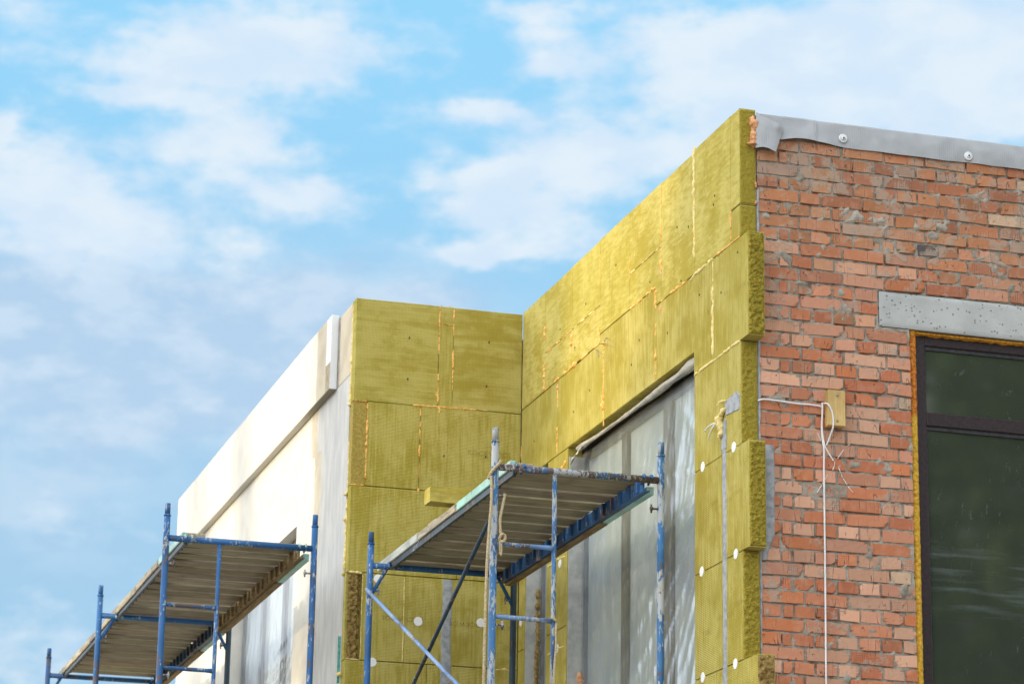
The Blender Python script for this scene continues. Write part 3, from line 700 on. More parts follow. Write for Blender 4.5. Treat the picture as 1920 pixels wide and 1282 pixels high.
fs([(14.640, 6.606), (14.80, 6.601), (14.96, 6.598), (15.02, 6.580)], .0105, 'foam_cream', lump=.65)
fs([(14.205, 5.990), (14.36, 5.992)], .0085, 'foam_cream', lump=.7); fs([(14.36, 5.990), (14.62, 5.988), (14.93, 5.985), (14.955, 5.97)], .0075, 'foam_cream', lump=.8)
dashes((14.205, 6.604), (14.64, 6.604), .006, 'foam_orange', .55); dashes((15.02, 6.600), (15.54, 6.605), .006, 'foam_orange', .7)
dashes((14.342, 6.62), (14.342, 6.80), .006, 'foam_orange', .8)
dashes((15.545, 6.62), (15.545, 7.35), .006, 'foam_orange', .62); dashes((16.147, 6.73), (16.147, 7.36), .006, 'foam_orange', .6)
dashes((15.55, 6.957), (16.14, 6.957), .005, 'foam_cream', .45); dashes((15.64, 6.724), (16.14, 6.724), .0075, 'foam_orange', .8)
dashes((16.750, 6.67), (16.750, 7.36), .006, 'foam_orange', .62); dashes((16.76, 6.922), (17.35, 6.922), .005, 'foam_cream', .5)
dashes((17.358, 6.66), (17.358, 6.92), .009, 'foam_orange', .75); dashes((17.36, 6.922), (17.93, 6.915), .008, 'foam_orange', .75)
dashes((17.982, 6.66), (17.982, 7.30), .011, 'foam_orange', .62)
dashes((16.76, 6.664), (17.98, 6.655), .009, 'foam_orange', .62); dashes((15.640, 6.14), (15.640, 6.71), .007, 'foam_orange', .8)
dashes((16.660, 6.13), (16.662, 6.66), .011, 'foam_orange', .85); dashes((17.660, 6.13), (17.660, 6.62), .005, 'foam_orange', .5)
dashes((18.518, 5.5), (18.518, 6.45), .010, 'foam_orange', .7)
fs([(15.545, 6.59), (15.555, 6.56), (15.55, 6.52)], .016, 'foam_pink', lump=.7); fs([(17.665, 6.63), (17.67, 6.60), (17.668, 6.575)], .014, 'foam_pink', lump=.7); fs([(15.545, 6.83), (15.545, 6.76)], .010, 'foam_pink')
fs([(16.655, 6.30), (16.66, 6.13), (16.66, 6.085)], .006, 'foam_orange'); fs([(17.44, 6.04), (17.52, 6.01), (17.57, 6.00)], .014, 'foam_orange', lump=.8)
fs([(17.45, 4.79), (17.6, 4.80), (17.83, 4.79)], .006, 'foam_cream'); fs([(17.45, 5.39), (17.6, 5.40), (17.84, 5.39)], .006, 'foam_cream')
# cream lump round the cable exit
b = MB()
for P, r in (([(14.425, 5.652), (14.455, 5.64), (14.49, 5.62), (14.505, 5.585)], .016), ([(14.510, 5.62), (14.495, 5.58), (14.487, 5.54)], .023), ([(14.487, 5.555), (14.485, 5.525), (14.492, 5.50)], .019), ([(14.50, 5.512), (14.515, 5.50)], .018), ([(14.533, 5.708), (14.545, 5.695)], .010), ([(14.40, 5.69), (14.45, 5.703), (14.53, 5.712)], .004), ([(14.47, 5.62), (14.53, 5.61)], .020)):
    bead(b, [(XS - .012, h, z) for h, z in P], r, .006, .7, rng.uniform(0, 90), 10)
b.build('foam_lump', M['foam_cream'], sw)
b = MB(); bead(b, [(XS + .082, D - .012, 7.335), (XS + .086, D - .014, 7.25), (XS + .078, D - .014, 7.16), (XS + .083, D - .014, 7.14)], .020, .007, .75, 4.2, 11); bead(b, [(XS + .072, D - .014, 7.175), (XS + .075, D - .016, 7.15)], .024, .006, .7, 8.2, 11); bead(b, [(XS + .085, D - .01, 7.31), (XS + .09, D - .012, 7.2)], .016, .007, .9, 2.2, 9)
b.build('foam_lump', M['foam_pink'], sw)
b = MB(); bead(b, [(XS + .096, D - .006, 6.94), (XS + .098, D - .008, 6.90)], .008, .005, .7, 2); bead(b, [(XS + .096, D - .006, 6.83), (XS + .099, D - .008, 6.80)], .010, .005, .7, 4); b.build('foam_crumb', M['foam_pink'], sw)
# small fixing holes, one part
b = MB()
for y, z in ((14.62, 6.93), (14.60, 6.98), (15.05, 6.93), (14.23, 6.52), (14.86, 6.45), (15.18, 6.63), (15.25, 6.99), (14.50, 6.36), (15.42, 6.37), (15.95, 6.47), (15.75, 6.79), (16.42, 7.10), (17.05, 7.02), (17.62, 7.00), (17.28, 6.78), (16.95, 6.40), (17.30, 6.34), (18.2, 6.35), (16.1, 6.35)):
    b.tube([(XS - .0005, y, z - .006), (XS - .001, y + .002, z + .006)], [.0045, .003], 6)
b.build('fixing_hole', M['core'], sw)
# printed lettering
def text(body, size, fn, m, parent, name='stamp'):
    cu = bpy.data.curves.new(name, 'FONT'); cu.body = body; cu.size = size; cu.align_x = 'CENTER'; cu.align_y = 'CENTER'; cu.resolution_u = 3; cu.space_character = 1.15
    to = bpy.data.objects.new(name, cu); COL.objects.link(to); bpy.context.view_layer.update()
    me = bpy.data.meshes.new_from_object(to.evaluated_get(bpy.context.evaluated_depsgraph_get()))
    mb = MB().raw([fn(v.co.x, v.co.y) for v in me.vertices], [tuple(p.vertices) for p in me.polygons])
    bpy.data.objects.remove(to); bpy.data.curves.remove(cu); return mb.build(name, m, parent)
def onS(y, z, flip=1, up=True): return (lambda a, c: (XS - .0025, y - flip * a, z + flip * c)) if up else (lambda a, c: (XS - .0025, y + flip * c, z + flip * a))
for y, z, s in ((14.62, 5.150, 'ROCK'), (14.40, 5.12, 'WOOL'), (14.33, 5.175, 'ROCK'), (14.25, 5.135, 'WOOL'), (14.56, 5.11, 'ROCK')): text(s, .034, onS(y, z, -1), M['stamp_faint'], sw)
for y, z, s in ((14.53, 4.475, 'WOOL'), (14.38, 4.470, 'ROCK'), (14.25, 4.51, 'WOOL'), (14.76, 4.43, 'ROCK')): text(s, .038, onS(y, z, -1), M['stamp_faint'], sw)
for y, z, s in ((14.40, 6.33, 'ROCK'), (14.66, 6.30, 'WOOL'), (14.16, 6.30, 'ROCK'), (15.72, 6.20, 'WOOL')): text(s, .036, onS(y, z), M['stamp_faint'], sw)
for y, z in ((14.77, 7.15), (15.36, 7.17), (15.98, 7.12), (16.55, 7.10), (17.13, 7.12), (17.70, 7.12), (15.30, 6.80), (16.50, 6.88), (17.18, 6.80), (15.95, 6.83)):
    text('ROCKWOOL', .032, onS(y, z, 1, False), M['stamp_faint'], sw)
text('ROCKWOOL', .05, onS(17.55, 5.12), M['stamp_faint'], sw)

# ------------------------------------------------------------------ film windows of the side wall
def side_window(parent, X, y0, y1, z0, z1, mull, film=True, seed=0.0, fw=.07):
    wn = empty('window', (X, y0, z0)); wn.parent = parent; wn.matrix_parent_inverse = wmat(parent).inverted()
    b = MB(); b.box(X, X + .06, y0, y0 + fw, z0, z1, .003); b.box(X, X + .06, y1 - fw * .7, y1, z0, z1, .003); b.box(X + .0005, X + .06, y0 + fw, y1 - fw * .7, z1 - fw, z1, .003); b.box(X + .0005, X + .06, y0 + fw, y1 - fw * .7, z0, z0 + fw, .003)
    for a, c in mull: b.box(X + .001, X + .055, a, c, z0 + fw, z1 - fw, .003)
    b.build('frame', M['frame'], wn)
    b = MB(); b.box(X + .03, X + .045, y0 + fw * .5, y1 - fw * .5, z0 + .02, z1 - .02); b.build('pane', M['pane'], wn)
    if film:
        def f(u, v):
            y = y0 + .01 + (y1 - y0 - .02) * u; z = z0 + (z1 - z0 - .02) * v
            th = math.atan2(z - 5.35 - .1, y - y0 + .35); rad = math.hypot(z - 5.45, y - y0 + .35)
            fan = nz(th * 7.5, rad * .7, seed); fan = (1 - abs(fan) * 2.2) ** 3 if abs(fan) < .45 else 0
            sl = fb(y * 3.2 + z * 1.2, z * .8, seed, 1.6, 4)
            hang = max(0, nz(y * 14, z * .9, seed + 3)) * .010 * max(0, min(1, (5.6 - z) * 2))
            sw_ = nz((z + (y - y0) * .35) * 11, y * 1.1, seed + 7) * .010 * max(0, min(1, (z - 5.3) * 2.5)) * max(0, 1 - (y - y0) / 1.1)
            r1 = max(0, 1 - abs(nz(y * 1.1 + z * .5, z * 4.2 - y * 1.3, seed + 11)) * 5) ** 2 * max(0, min(1, (z - 5.0) * 1.6)) * max(0, 1.15 - (y - y0) / 1.5)
            r2 = max(0, 1 - abs(nz(y * 5.5 + z * .4, z * .45, seed + 19)) * 6) ** 2 * max(0, min(1, (5.6 - z) * 1.4))
            e = min(1, u * 12, (1 - u) * 12, (1 - v) * 14)
            return (X - .012 - (.008 * fan + .0038 * sl + .25 * hang + .2 * sw_ + .008 * r1 + .0028 * r2) * e, y, z)
        MB().grid(f, 190, 190).build('plastic_film', M['film'], wn)
    return wn
wn = side_window(sw, XS + .115, 14.962, 17.44, .9, 6.10, ((15.69, 15.83), (16.53, 16.63)), seed=2.0)
def roll(u, v):
    y = 14.985 + 2.35 * u; th = v * 2 * math.pi; r = .016 + .007 * fb(y, 0, 1, 2.2, 3) + .006 * math.sin(u * 7) + .006 * nz(y, th, 0, 4) + (.012 * max(0, 1 - abs(u - .06) * 12))
    return (XS + .050 + r * math.cos(th) + .006 * nz(y, 2, 2, 3), y, 6.100 - .012 * math.sin(u * 3.1) + r * .95 * math.sin(th))
b = MB(); b.grid(roll, 120, 14)
b.grid(lambda u, v: (XS + .03 - .03 * v + .012 * nz(u * 3, v * 3, 1), 17.20 + .16 * u + .03 * v, 6.085 - .055 * v - .05 * u * u + .010 * nz(u * 4, v * 4, 5)), 10, 8)
b.build('membrane_roll', M['film_roll'], wn)
MB().box(XS + .012, XS + .115, 17.408, 17.419, .9, 6.06).build('reveal_lining', M['reveal'], wn)
wn2 = side_window(sw, XS + .115, 17.872, 18.40, .9, 6.10, (), seed=9.0, fw=.05)
MB().box(XS + .012, XS + .115, 18.378, 18.391, .9, 6.08).build('reveal_lining', M['reveal'], wn2)
b = MB(); bead(b, [(XS + .095, 18.374, 3.9), (XS + .09, 18.374, 4.75), (XS + .10, 18.374, 5.0), (XS + .095, 18.374, 5.35)], .016, .012, .9, 3); b.build('foam_seam', M['wool_brown'], wn2)
b = MB(); bead(b, [(XS + .095, 17.404, 3.6), (XS + .098, 17.404, 4.35), (XS + .095, 17.404, 4.62)], .018, .012, .7, 3); b.build('foam_seam', M['foam_pink'], wn)

# ------------------------------------------------------------------ back insulated wall
fw_ = empty('insulated_wall', (4.83, Y2, 0), 'shorter olive insulated wall between the white wall and the inside corner', 'wall')
def fbd(poly, m, **k): return board(poly, 'F', m, fw_, seed=rng.uniform(0, 50), **k)
FT = 7.362; xl, xr = 4.224, XS - .001
fbd(rect(xl, 4.833, 6.616, FT), C_); fbd(rect(4.833, 4.938, 7.224, FT), C_); fbd(rect(4.833, 4.938, 6.618, 7.224), Rr); fbd(rect(4.938, xr, 6.622, FT - .002), C_)
fbd(rect(4.329, 4.711, 6.012, 6.616), Rr); fbd(rect(4.711, xr, 6.012, 6.620), Rr); fbd(rect(xl, 4.329, 6.012, 6.612), M['wool_tan'], lift=-.004, label='small brownish filler board')
fbd(rect(xl, 5.0, 5.402, 6.010), Rr); fbd(rect(5.0, xr, 5.402, 6.010), Rr)
fbd(rect(4.331, 4.627, 4.797, 5.400), Rr); fbd(rect(4.627, xr, 4.797, 5.400), Rr)
b = MB(); b.grid(lambda u, v: (4.232 + .094 * u, Y2 + .004 - .014 * fb(u * .1, v * .6, 4, 30, 4) * min(1, 6 * min(u, 1 - u, v * 6, 6 - v * 6)) - .012 * max(0, 1 - abs(u - .72) * 4) * max(0, nz(0, v * 9, 3)) + .03 * (u > .75) * 1, 4.802 + .59 * v), 18, 110)
pl = b.build('broken_plug', M['wool_brown'], fw_, 'brown crumbling filler strip set into the corner')
MB().box(xl, 4.330, Y2 + .036, Y2 + .1, 4.80, 5.398).build('insulation_board', M['wool_smooth'], fw_)
for i in range(8):
    z1 = 4.795 - .6 * i; z0 = max(0, z1 - .6); fbd(rect(xl, 4.8 + .1 * (i % 2), z0, z1), Rr); fbd(rect(4.8 + .1 * (i % 2), xr, z0, z1), Rr)
MB().box(4.40, 5.62, Y2 + .101, Y2 + .2, 0, 7.2).build('masonry_backing', M['mortar_dark'], fw_)
def ff(pts, r, m, **k): return fs(pts, r, m, fw_, 'F', **k)
dF = lambda a, c, r, m, cv: dashes(a, c, r * .62, m, cv, fw_, 'F')
dF((4.833, 6.64), (4.833, 7.355), .007, 'foam_orange', .8); dF((4.938, 6.66), (4.938, 7.36), .007, 'foam_orange', .72); dF((4.838, 7.224), (4.936, 7.224), .008, 'foam_orange', .9)
ff([(4.84, 7.365), (4.846, 7.368)], .010, 'foam_orange'); ff([(4.90, 7.366), (4.915, 7.370)], .010, 'foam_orange')
dF((4.228, 6.614), (4.325, 6.614), .008, 'foam_orange', .9); ff([(4.655, 6.617), (4.80, 6.621), (4.95, 6.622), (5.12, 6.624)], .006, 'foam_orange', lump=.8); dF((5.12, 6.624), (5.40, 6.63), .004, 'foam_orange', .6)
ff([(4.835, 6.63), (4.85, 6.60), (4.842, 6.57)], .009, 'foam_orange', lump=.8); ff([(4.826, 6.73), (4.818, 6.71), (4.833, 6.70), (4.836, 6.665)], .007, 'foam_orange', lump=.6)
dF((4.329, 6.02), (4.329, 6.60), .008, 'foam_orange', .85); dF((4.226, 6.012), (4.325, 6.012), .008, 'foam_orange', .9); dF((4.711, 6.04), (4.711, 6.60), .008, 'foam_orange', .8)
ff([(4.708, 6.50), (4.714, 6.46)], .015, 'foam_orange', lump=.7); ff([(4.711, 6.03), (4.709, 5.995)], .010, 'foam_orange')
ff([(4.627, 5.395), (4.629, 5.1), (4.627, 4.80)], .0035, 'foam_cream'); ff([(4.228, 5.398), (4.33, 5.396)], .009, 'foam_cream', lump=.6); ff([(4.331, 5.39), (4.331, 4.80)], .003, 'foam_cream'); ff([(4.23, 4.80), (4.33, 4.797)], .004, 'foam_cream')
ff([(5.29, 4.79), (5.36, 4.80), (5.43, 4.775)], .006, 'foam_cream'); ff([(4.70, 4.62), (4.704, 4.56)], .006, 'foam_cream')
# cream foam squeezed out where the board ends meet the white render
b = MB()
for z0, z1, r in ((7.0, 7.34), (6.45, 7.02), (5.95, 6.55), (5.40, 6.0)) and ((6.98, 7.345, .008), (6.60, 7.0, .012), (5.95, 6.35, .006), (5.42, 5.93, .012)): bead(b, [(xl + .004, Y2 + .094, z1), (xl + .004, Y2 + .096, (z0 + z1) / 2), (xl + .002, Y2 + .094, z0)], r, .008, .8, z0, 8)
for z in (6.60, 5.96, 5.78, 5.40): bead(b, [(xl - .006, Y2 + .092, z + .016), (xl - .008, Y2 + .090, z - .012)], .019, .006, .6, z, 9)
for z in (4.70, 4.62): bead(b, [(xl - .010, Y2 + .088, z + .018), (xl - .010, Y2 + .088, z - .014)], .024, .006, .5, z, 9)
bead(b, [(xl + .002, Y2 + .09, 4.62), (xl, Y2 + .09, 4.2)], .012, .008, .8, 2)
b.build('foam_edge', M['foam_cream'], fw_)
for x, z in ((4.732, 5.089), (5.180, 5.110), (4.416, 4.787), (4.442, 5.364), (4.70, 4.2), (5.2, 4.2)): disc((x, Y2, z), (0, 1, 0), fw_, .0315)
b = MB(); b.grid(lambda u, v: (4.935 + .055 * math.sin(v * 5) * 0 + (u - .5) * (.088 + .02 * nz(v * 20, 3, 0)) + .014 * nz(v * 7, 1, 1), Y2 - .003 * math.sin(math.pi * u) - .0006 + .0012 * nz(u * 4, v * 40, 2) + (.008 if u in (0, 1) else 0), 3.6 + v * 1.795), 8, 160); b.build('adhesive_strip', M['adhesive'], fw_)
b = MB()
for x, z in ((4.613, 7.105), (4.609, 6.804), (5.197, 7.129), (5.185, 6.803), (4.886, 6.272), (5.189, 6.291)): b.tube([(x, Y2 - .0005, z - .008), (x + .003, Y2 - .001, z + .008)], [.006, .004], 6)
b.build('fixing_hole', M['core'], fw_)
onF = lambda x, z, f=1: (lambda a, c: (x + f * a, Y2 - .0028, z + f * c))
text('ROCKWOOL', .046, onF(4.62, 5.100, -1), M['stamp'], fw_); text('ROCKWOOL', .046, onF(5.06, 5.092, -1), M['stamp'], fw_); text('ROCKWOOL', .046, onF(5.45 - .10, 5.085, -1), M['stamp_faint'], fw_)
text('ROCKWOOL', .05, onF(5.22, 6.31), M['stamp_faint'], fw_)

# ------------------------------------------------------------------ white rendered wall
ww = empty('white_wall', (XW, 22, 0), 'sunlit white rendered wall with a stepped parapet band', 'wall')
YW0, YW1 = Y2 + .103, 25.42; wy0, wy1, wz1, wz0 = 20.272, 22.80, 6.076, 1.2
b = MB(); b.box(XW, XW + .14, YW0, wy0, 0, 7.352); b.box(XW, XW + .14, wy1, YW1, 0, 7.352); b.box(XW, XW + .14, wy0, wy1, wz1, 7.352); b.box(XW, XW + .14, wy0, wy1, 0, wz0)
b.build('render_coat', M['stucco'], ww)
XP = 4.166
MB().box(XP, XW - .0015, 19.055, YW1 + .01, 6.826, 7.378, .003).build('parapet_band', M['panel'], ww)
b = MB(); b.box(XW - .0015, XW + .02, YW0 + .01, 19.05, 6.829, 6.833); b.box(XW - .0015, XW + .02, 19.0, 19.054, 6.83, 7.35); b.build('joint_line', M['mortar_dark'], ww)
b = MB(); b.grid(lambda u, v: (XW + .012 + .004 * nz(u * 9, v, 1), YW0 + .02 + .42 * u, 7.345 + (.022 + .02 * nz(u * 12, 2, 3)) * v), 40, 2); b.grid(lambda u, v: (XP + .02, 19.22 + .34 * u, 7.372 + (.020 + .02 * nz(u * 9, 4, 3)) * v), 30, 2); b.build('mesh_edge', M['teal'], ww)
b = MB(); b.grid(lambda u, v: (XW - .004 - .02 * v, YW0 + .006, 4.62 + .35 * u), 20, 1); b.build('mesh_strip', M['teal'], ww)
wn3 = side_window(ww, XW + .10, wy0 + .002, wy1 - .002, wz0, wz1, ((21.10, 21.2), (21.95, 22.05)), seed=5.0)

# ------------------------------------------------------------------ scaffolds
def tube(mb, a, c, r, n=14): return mb.tube([a, c], r, n)
def scaffold(label, x0, ys, zb, ztop, ladder, style, name='scaffold'):
    s = empty(name, (x0, ys[0], 0), label, 'scaffold', 'tubular scaffolds along the building'); W_ = 1.0; r = .0215
    for i, y in enumerate(ys):
        for side in (0, 1):
            x = x0 + W_ * side; m = M[style.get(('post', i, side), 'blue')]
            b = MB(); zc = ztop - .082
            b.tube([(x, y, 0), (x, y, zc)], r, 16); b.tube([(x, y, zc - .002), (x, y, zc + .006)], r * 1.17, 16); b.tube([(x, y, zc + .006), (x, y, ztop - .004), (x, y, ztop)], [.0185, .0185, .0165], 16)
            p = b.build('post', m, s)
        for k in (0, 1, 2):
            z = zb - 2.0 * k; b = MB(); tube(b, (x0 + r * .8, y, z), (x0 + W_ - r * .8, y, z), .021, 16); b.build('ledger', M[style.get(('bar', i), 'blue')] if k == 0 else M['blue'], s)
            if i in ladder:
                xs_ = x0 + .358; b = MB(); tube(b, (xs_, y, z - .02), (xs_, y, max(.05, z - 1.82)), .0135); b.build('ladder_stile', M[style.get(('stile', i), 'blue')], s)
                for q in (.445, .862, 1.28, 1.70):
                    zr = z - q; b = MB(); b.tube([(x0 + r * .7, y, zr), (x0 + .04, y, zr), (xs_ - .05, y, zr - .002), (xs_ - .010, y, zr - .003)], [.0095, .0135, .0135, .017], 12); b.build('rung', M[style.get(('rung', i), 'blue')], s)
            else:
                for a, c in (((x0 + .01, y, z - .20), (x0 + .115, y, z - .012)), ((x0 + W_ - .01, y, z - .20), (x0 + W_ - .115, y, z - .012))): b = MB(); tube(b, a, c, .0125); b.build('gusset', M['blue'], s)
            for side, dz in ((1, -.17), (0, -.17), (0, -.91)):
                x = x0 + W_ * side; d = -1 if side else 1; zz_ = z + dz; b = MB(); b.tube([(x + d * .018, y - .004, zz_), (x + d * .052, y - .004, zz_)], .0065, 10); b.tube([(x + d * .052, y - .004, zz_), (x + d * .066, y - .004, zz_)], [.012, .012], 8); b.tube([(x + d * .059, y - .004, zz_ - .026), (x + d * .059, y - .004, zz_ + .024)], .006, 8)
                b.build('thumb_screw', M['blue_rust'], s)
    for i in range(len(ys) - 1 if len(ys) == 2 else 0):
        a, c = ys[i], ys[i + 1]
        for k in (0, 1):
            z = zb - 2 * k
            b = MB(); tube(b, (x0 - .028, c - .03, z - .17), (x0 - .028, a + .03, z - 1.40), .0125); b.build('brace', M[style.get('brace_a', 'blue')], s)
            b = MB(); tube(b, (x0 - .004, a + .10, z - .30), (x0 - .004, c - .03, z - 1.50), .0125); b.build('brace', M[style.get('brace_b', 'blue')], s)
    return s
SX, SZ = 4.259, 5.345
sA = scaffold('blue tubular scaffold with peeling paint in the insulated corner', SX, (15.0, 18.0), SZ, 5.572, (0,), {('post', 0, 0): 'blue_worn', ('post', 0, 1): 'blue_worn', ('bar', 0): 'blue_rust', ('stile', 0): 'blue_worn', ('rung', 0): 'blue_pale', ('post', 1, 1): 'blue_dark', 'brace_a': 'blue_pale', 'brace_b': 'blue_dark'})
SX2, SZ2 = 2.904, 5.460
sB = scaffold('blue two bay scaffold beside the white rendered wall', SX2, (18.15, 21.15, 24.15), SZ2, 5.692, (0,), {('post', 1, 1): 'blue_dark'})
def deck(label, x0, y0, y1, zb, plank_mat, bearer_mat, boards, seed, start=.165, outer='mint'):
    dk = empty('deck_platform', (x0 + .5, (y0 + y1) / 2, zb + .05), label, 'deck', 'plank decks on the scaffolds')
    rs = np.random.default_rng(seed); zu = zb + .022; alt = False; xa, xb_ = x0 + .155, x0 + .925; y = y0 + start
    while y < y1 - .05:
        wd = min(rs.uniform(.145, .215), y1 - .01 - y)
        if wd < .04: break
        t = rs.uniform(.75, 1.18); c = (t, t * rs.uniform(.95, 1.02), t * rs.uniform(.86, 1.0), 1); b = MB(); alt = not alt; dz = rs.uniform(0, .008) if y > y0 + .27 else 0; tw = rs.uniform(-.004, .004)
        e0, e1 = rs.uniform(-.03, .012), rs.uniform(-.02, .02)
        b.box(xa + e0, xb_ + e1, y, y + wd, zu + dz, zu + dz + .036, .003)
        b.v = [(px, py, pz + tw * (py - y) / wd + .002 * nz(px, py, seed, 3)) for px, py, pz in b.v]; b.c = [c] * len(b.v)
        b.build('plank', plank_mat, dk); y += wd + rs.choice([.040, .048, .054, .062], p=[.2, .3, .3, .2])
    for x, rightside in ((x0 + .135, False), (x0 + .905, True)):
        zl = zb - (.062 if rightside else .026)
        b = MB(); b.box(x, x + .006, y0 + .03, y1 - .03, zl, zu - .003); b.box(x + (.006 if rightside else -.012), x + (.040 if rightside else 0), y0 + .03, y1 - .03, zl, zl + .006)
        k = y0 + .1
        while k < y1 - .1: b.box(x - .016 if rightside else x + .006, x if rightside else x + .022, k, k + .030, zl + .006, zu - .006); k += .16  # added ribs stand for light stripes and spacer blocks between planks
        b.build('bearer', bearer_mat if rightside else M['blue_dark'], dk)
        for yy in (y0, y1):
            for q in (0, .045):
                b = MB(); xx = x + .01 + q - .02; d = 1 if yy == y0 else -1; pts = []
                for a in range(9):
                    an = math.pi * (.15 + 1.0 * a / 8); pts.append((xx, yy - d * .024 * math.cos(an) * -1 * -1 * 1.0, zb + .026 * math.sin(an)))
                pts = [(xx, yy + d * .05, zb - .02)] + [(xx, yy + d * .026 * math.cos(math.pi * a / 8), zb + .026 * math.sin(math.pi * a / 8)) for a in range(9)]
                b.tube(pts, .0075, 8); b.build('hook', M['blue'] if outer != 'mintbox' else M['mint'], dk)
    tb = MB(); tb.box(x0 + .942, x0 + .985, y0 + .08, y0 + 1.45, zb - .070, zb - .020, .003); tb.c = [(1, 1, 1, 1)] * len(tb.v); tb.build('side_timber', M['mint'], dk, 'mint painted timber along the wall side')
    tb = MB(); tb.box(x0 + .925, x0 + .975, y0 + .9, y1 - .04, zb - .080, zb - .064, .003); tb.c = [(1, .98, .95, 1)] * len(tb.v); tb.build('side_timber', M['bare_wood'], dk)
    for ya, yb, za, zb_, m, lab in boards:
        b = MB(); b.box(x0 + .122, x0 + .160, ya, yb, zu + za, zu + zb_, .004)
        b.v = [(px + .003 * nz(py, pz, 2, 2), py, pz + .003 * nz(py, 1, seed, 2.5)) for px, py, pz in b.v]; b.c = [(1, .99, .97, 1)] * len(b.v); b.build('side_board', M[m], dk, lab)
    # battens and plank ends lying along the outer edge
    k = y0 + .22
    while k < y1 - .25:
        ln = rs.uniform(.12, .32); t = rs.uniform(.8, 1.15); b = MB(); b.box(x0 + .132 + rs.uniform(0, .012), x0 + .30, k, k + ln, zu + .0445, zu + .062 + rs.uniform(0, .010), .006); b.c = [(t, t * .98, t * .93, 1)] * len(b.v); b.build('plank', M['board_grey'], dk); k += ln + rs.uniform(.02, .07)
    return dk
deck('plank deck with pale, grey and mint side boards in the insulated corner', SX, 15.0, 18.0, SZ, M['plank'], M['blue_beam'], ((15.12, 16.28, 0, .052, 'mint', 'mint painted side board'), (16.33, 17.22, .004, .052, 'board_grey', None), (17.26, 18.32, .004, .060, 'board_pale', 'pale whitish side board')), 5)
deck('plank deck with mint side board nearest the white wall window', SX2, 18.15, 21.15, SZ2, M['plank'], M['bare_wood'], ((18.27, 19.2, 0, .052, 'mint', 'mint painted side board'), (19.25, 20.2, 0, .05, 'board_grey', None), (20.22, 21.3, -.006, .05, 'board_grey', None)), 15, outer='mintbox')
deck('farthest plank deck on the scaffold by the white wall', SX2, 21.15, 24.15, SZ2, M['plank'], M['blue_dark'], ((21.33, 22.5, 0, .052, 'board_grey', None), (22.52, 23.5, -.004, .052, 'board_grey', None), (23.52, 24.5, 0, .05, 'board_grey', None)), 25, start=.03)

# ------------------------------------------------------------------ loose things
def ropemesh(mb, path, r=.008, pitch=.05, strands=3):
    P = [Vector(p) for p in path]; pts = []
    for a, c in zip(P[:-1], P[1:]):
        k = max(1, int((c - a).length / .008))
        for i in range(k): pts.append(a.lerp(c, i / k))
    pts.append(P[-1])
    for s in range(strands):
        q = []; d = 0; u = None
        for i, p in enumerate(pts):
            t = (pts[min(i + 1, len(pts) - 1)] - pts[max(i - 1, 0)]).normalized()
            if u is None: u = t.orthogonal().normalized()
            u = (u - t * u.dot(t)).normalized(); v = t.cross(u); an = 2 * math.pi * (d / pitch + s / strands)
            q.append(p + (u * math.cos(an) + v * math.sin(an)) * r * .5)
            if i + 1 < len(pts): d += (pts[i + 1] - p).length
        mb.tube(q, r * .60, 6)
    return mb
def curve(pts, n=10):
    P = [Vector(p) for p in pts]; o = []
    for i in range(len(P) - 1):
        p0, p1, p2, p3 = P[max(0, i - 1)], P[i], P[i + 1], P[min(len(P) - 1, i + 2)]
        for k in range(n):
            t = k / n; o.append(.5 * ((2 * p1) + (p2 - p0) * t + (2 * p0 - 5 * p1 + 4 * p2 - p3) * t * t + (3 * p1 - p0 - 3 * p2 + p3) * t ** 3))
    o.append(P[-1]); return o
b = MB()
loop = [(SX + .027 * math.cos(a), 15 + .028 * math.sin(a), 5.31 + .012 * a + .035 * math.cos(a)) for a in [x * .5 for x in range(0, 14)]]
ropemesh(b, curve([(SX + .03, 14.975, 5.375), (SX + .012, 14.970, 5.352), (SX - .012, 14.970, 5.325), (SX - .029, 14.985, 5.30), (SX - .028, 15.02, 5.28), (SX, 15.03, 5.30), (SX + .03, 15.01, 5.36)], 6), .0095)
ropemesh(b, curve([(SX - .026, 14.985, 5.285), (SX - .024, 14.974, 5.2), (SX - .026, 14.972, 5.1), (SX - .034, 14.970, 4.99), (SX - .046, 14.970, 4.68), (SX - .050, 14.970, 4.1), (SX - .055, 14.97, 3.2)], 8), .0092)
tag(b.build('rope', M['rope']), 'long hemp rope wound round the peeling post and hanging down', 'rope')
b = MB(); ropemesh(b, curve([(4.318, 14.985, 5.185), (4.300, 14.980, 5.10), (4.288, 14.975, 5.03), (4.292, 14.972, 4.95)], 8), .0085); ropemesh(b, curve([(4.292, 14.972, 4.95), (4.312, 14.965, 4.945), (4.320, 14.975, 4.92), (4.300, 14.985, 4.905), (4.284, 14.970, 4.92), (4.296, 14.958, 4.948), (4.318, 14.970, 4.935), (4.305, 14.960, 4.905), (4.290, 14.975, 4.915)], 5), .0085)
ropemesh(b, curve([(4.290, 14.972, 4.93), (4.288, 14.970, 4.87), (4.292, 14.970, 4.83)], 5), .006); ropemesh(b, curve([(4.296, 14.972, 4.91), (4.298, 14.970, 4.86), (4.296, 14.970, 4.825)], 5), .006)
tag(b.build('rope', M['rope']), 'short knotted rope hanging from the clamp under the deck', 'rope')
b = MB(); ropemesh(b, curve([(4.60, 14.975, 4.495), (4.622, 14.972, 4.480), (4.634, 14.985, 4.470), (4.626, 14.975, 4.43), (4.628, 14.975, 4.33), (4.618, 14.978, 4.1), (4.612, 14.978, 3.4)], 8), .007)
tag(b.build('rope', M['rope']), 'thin rope hanging from the rung of the ladder stile', 'rope')
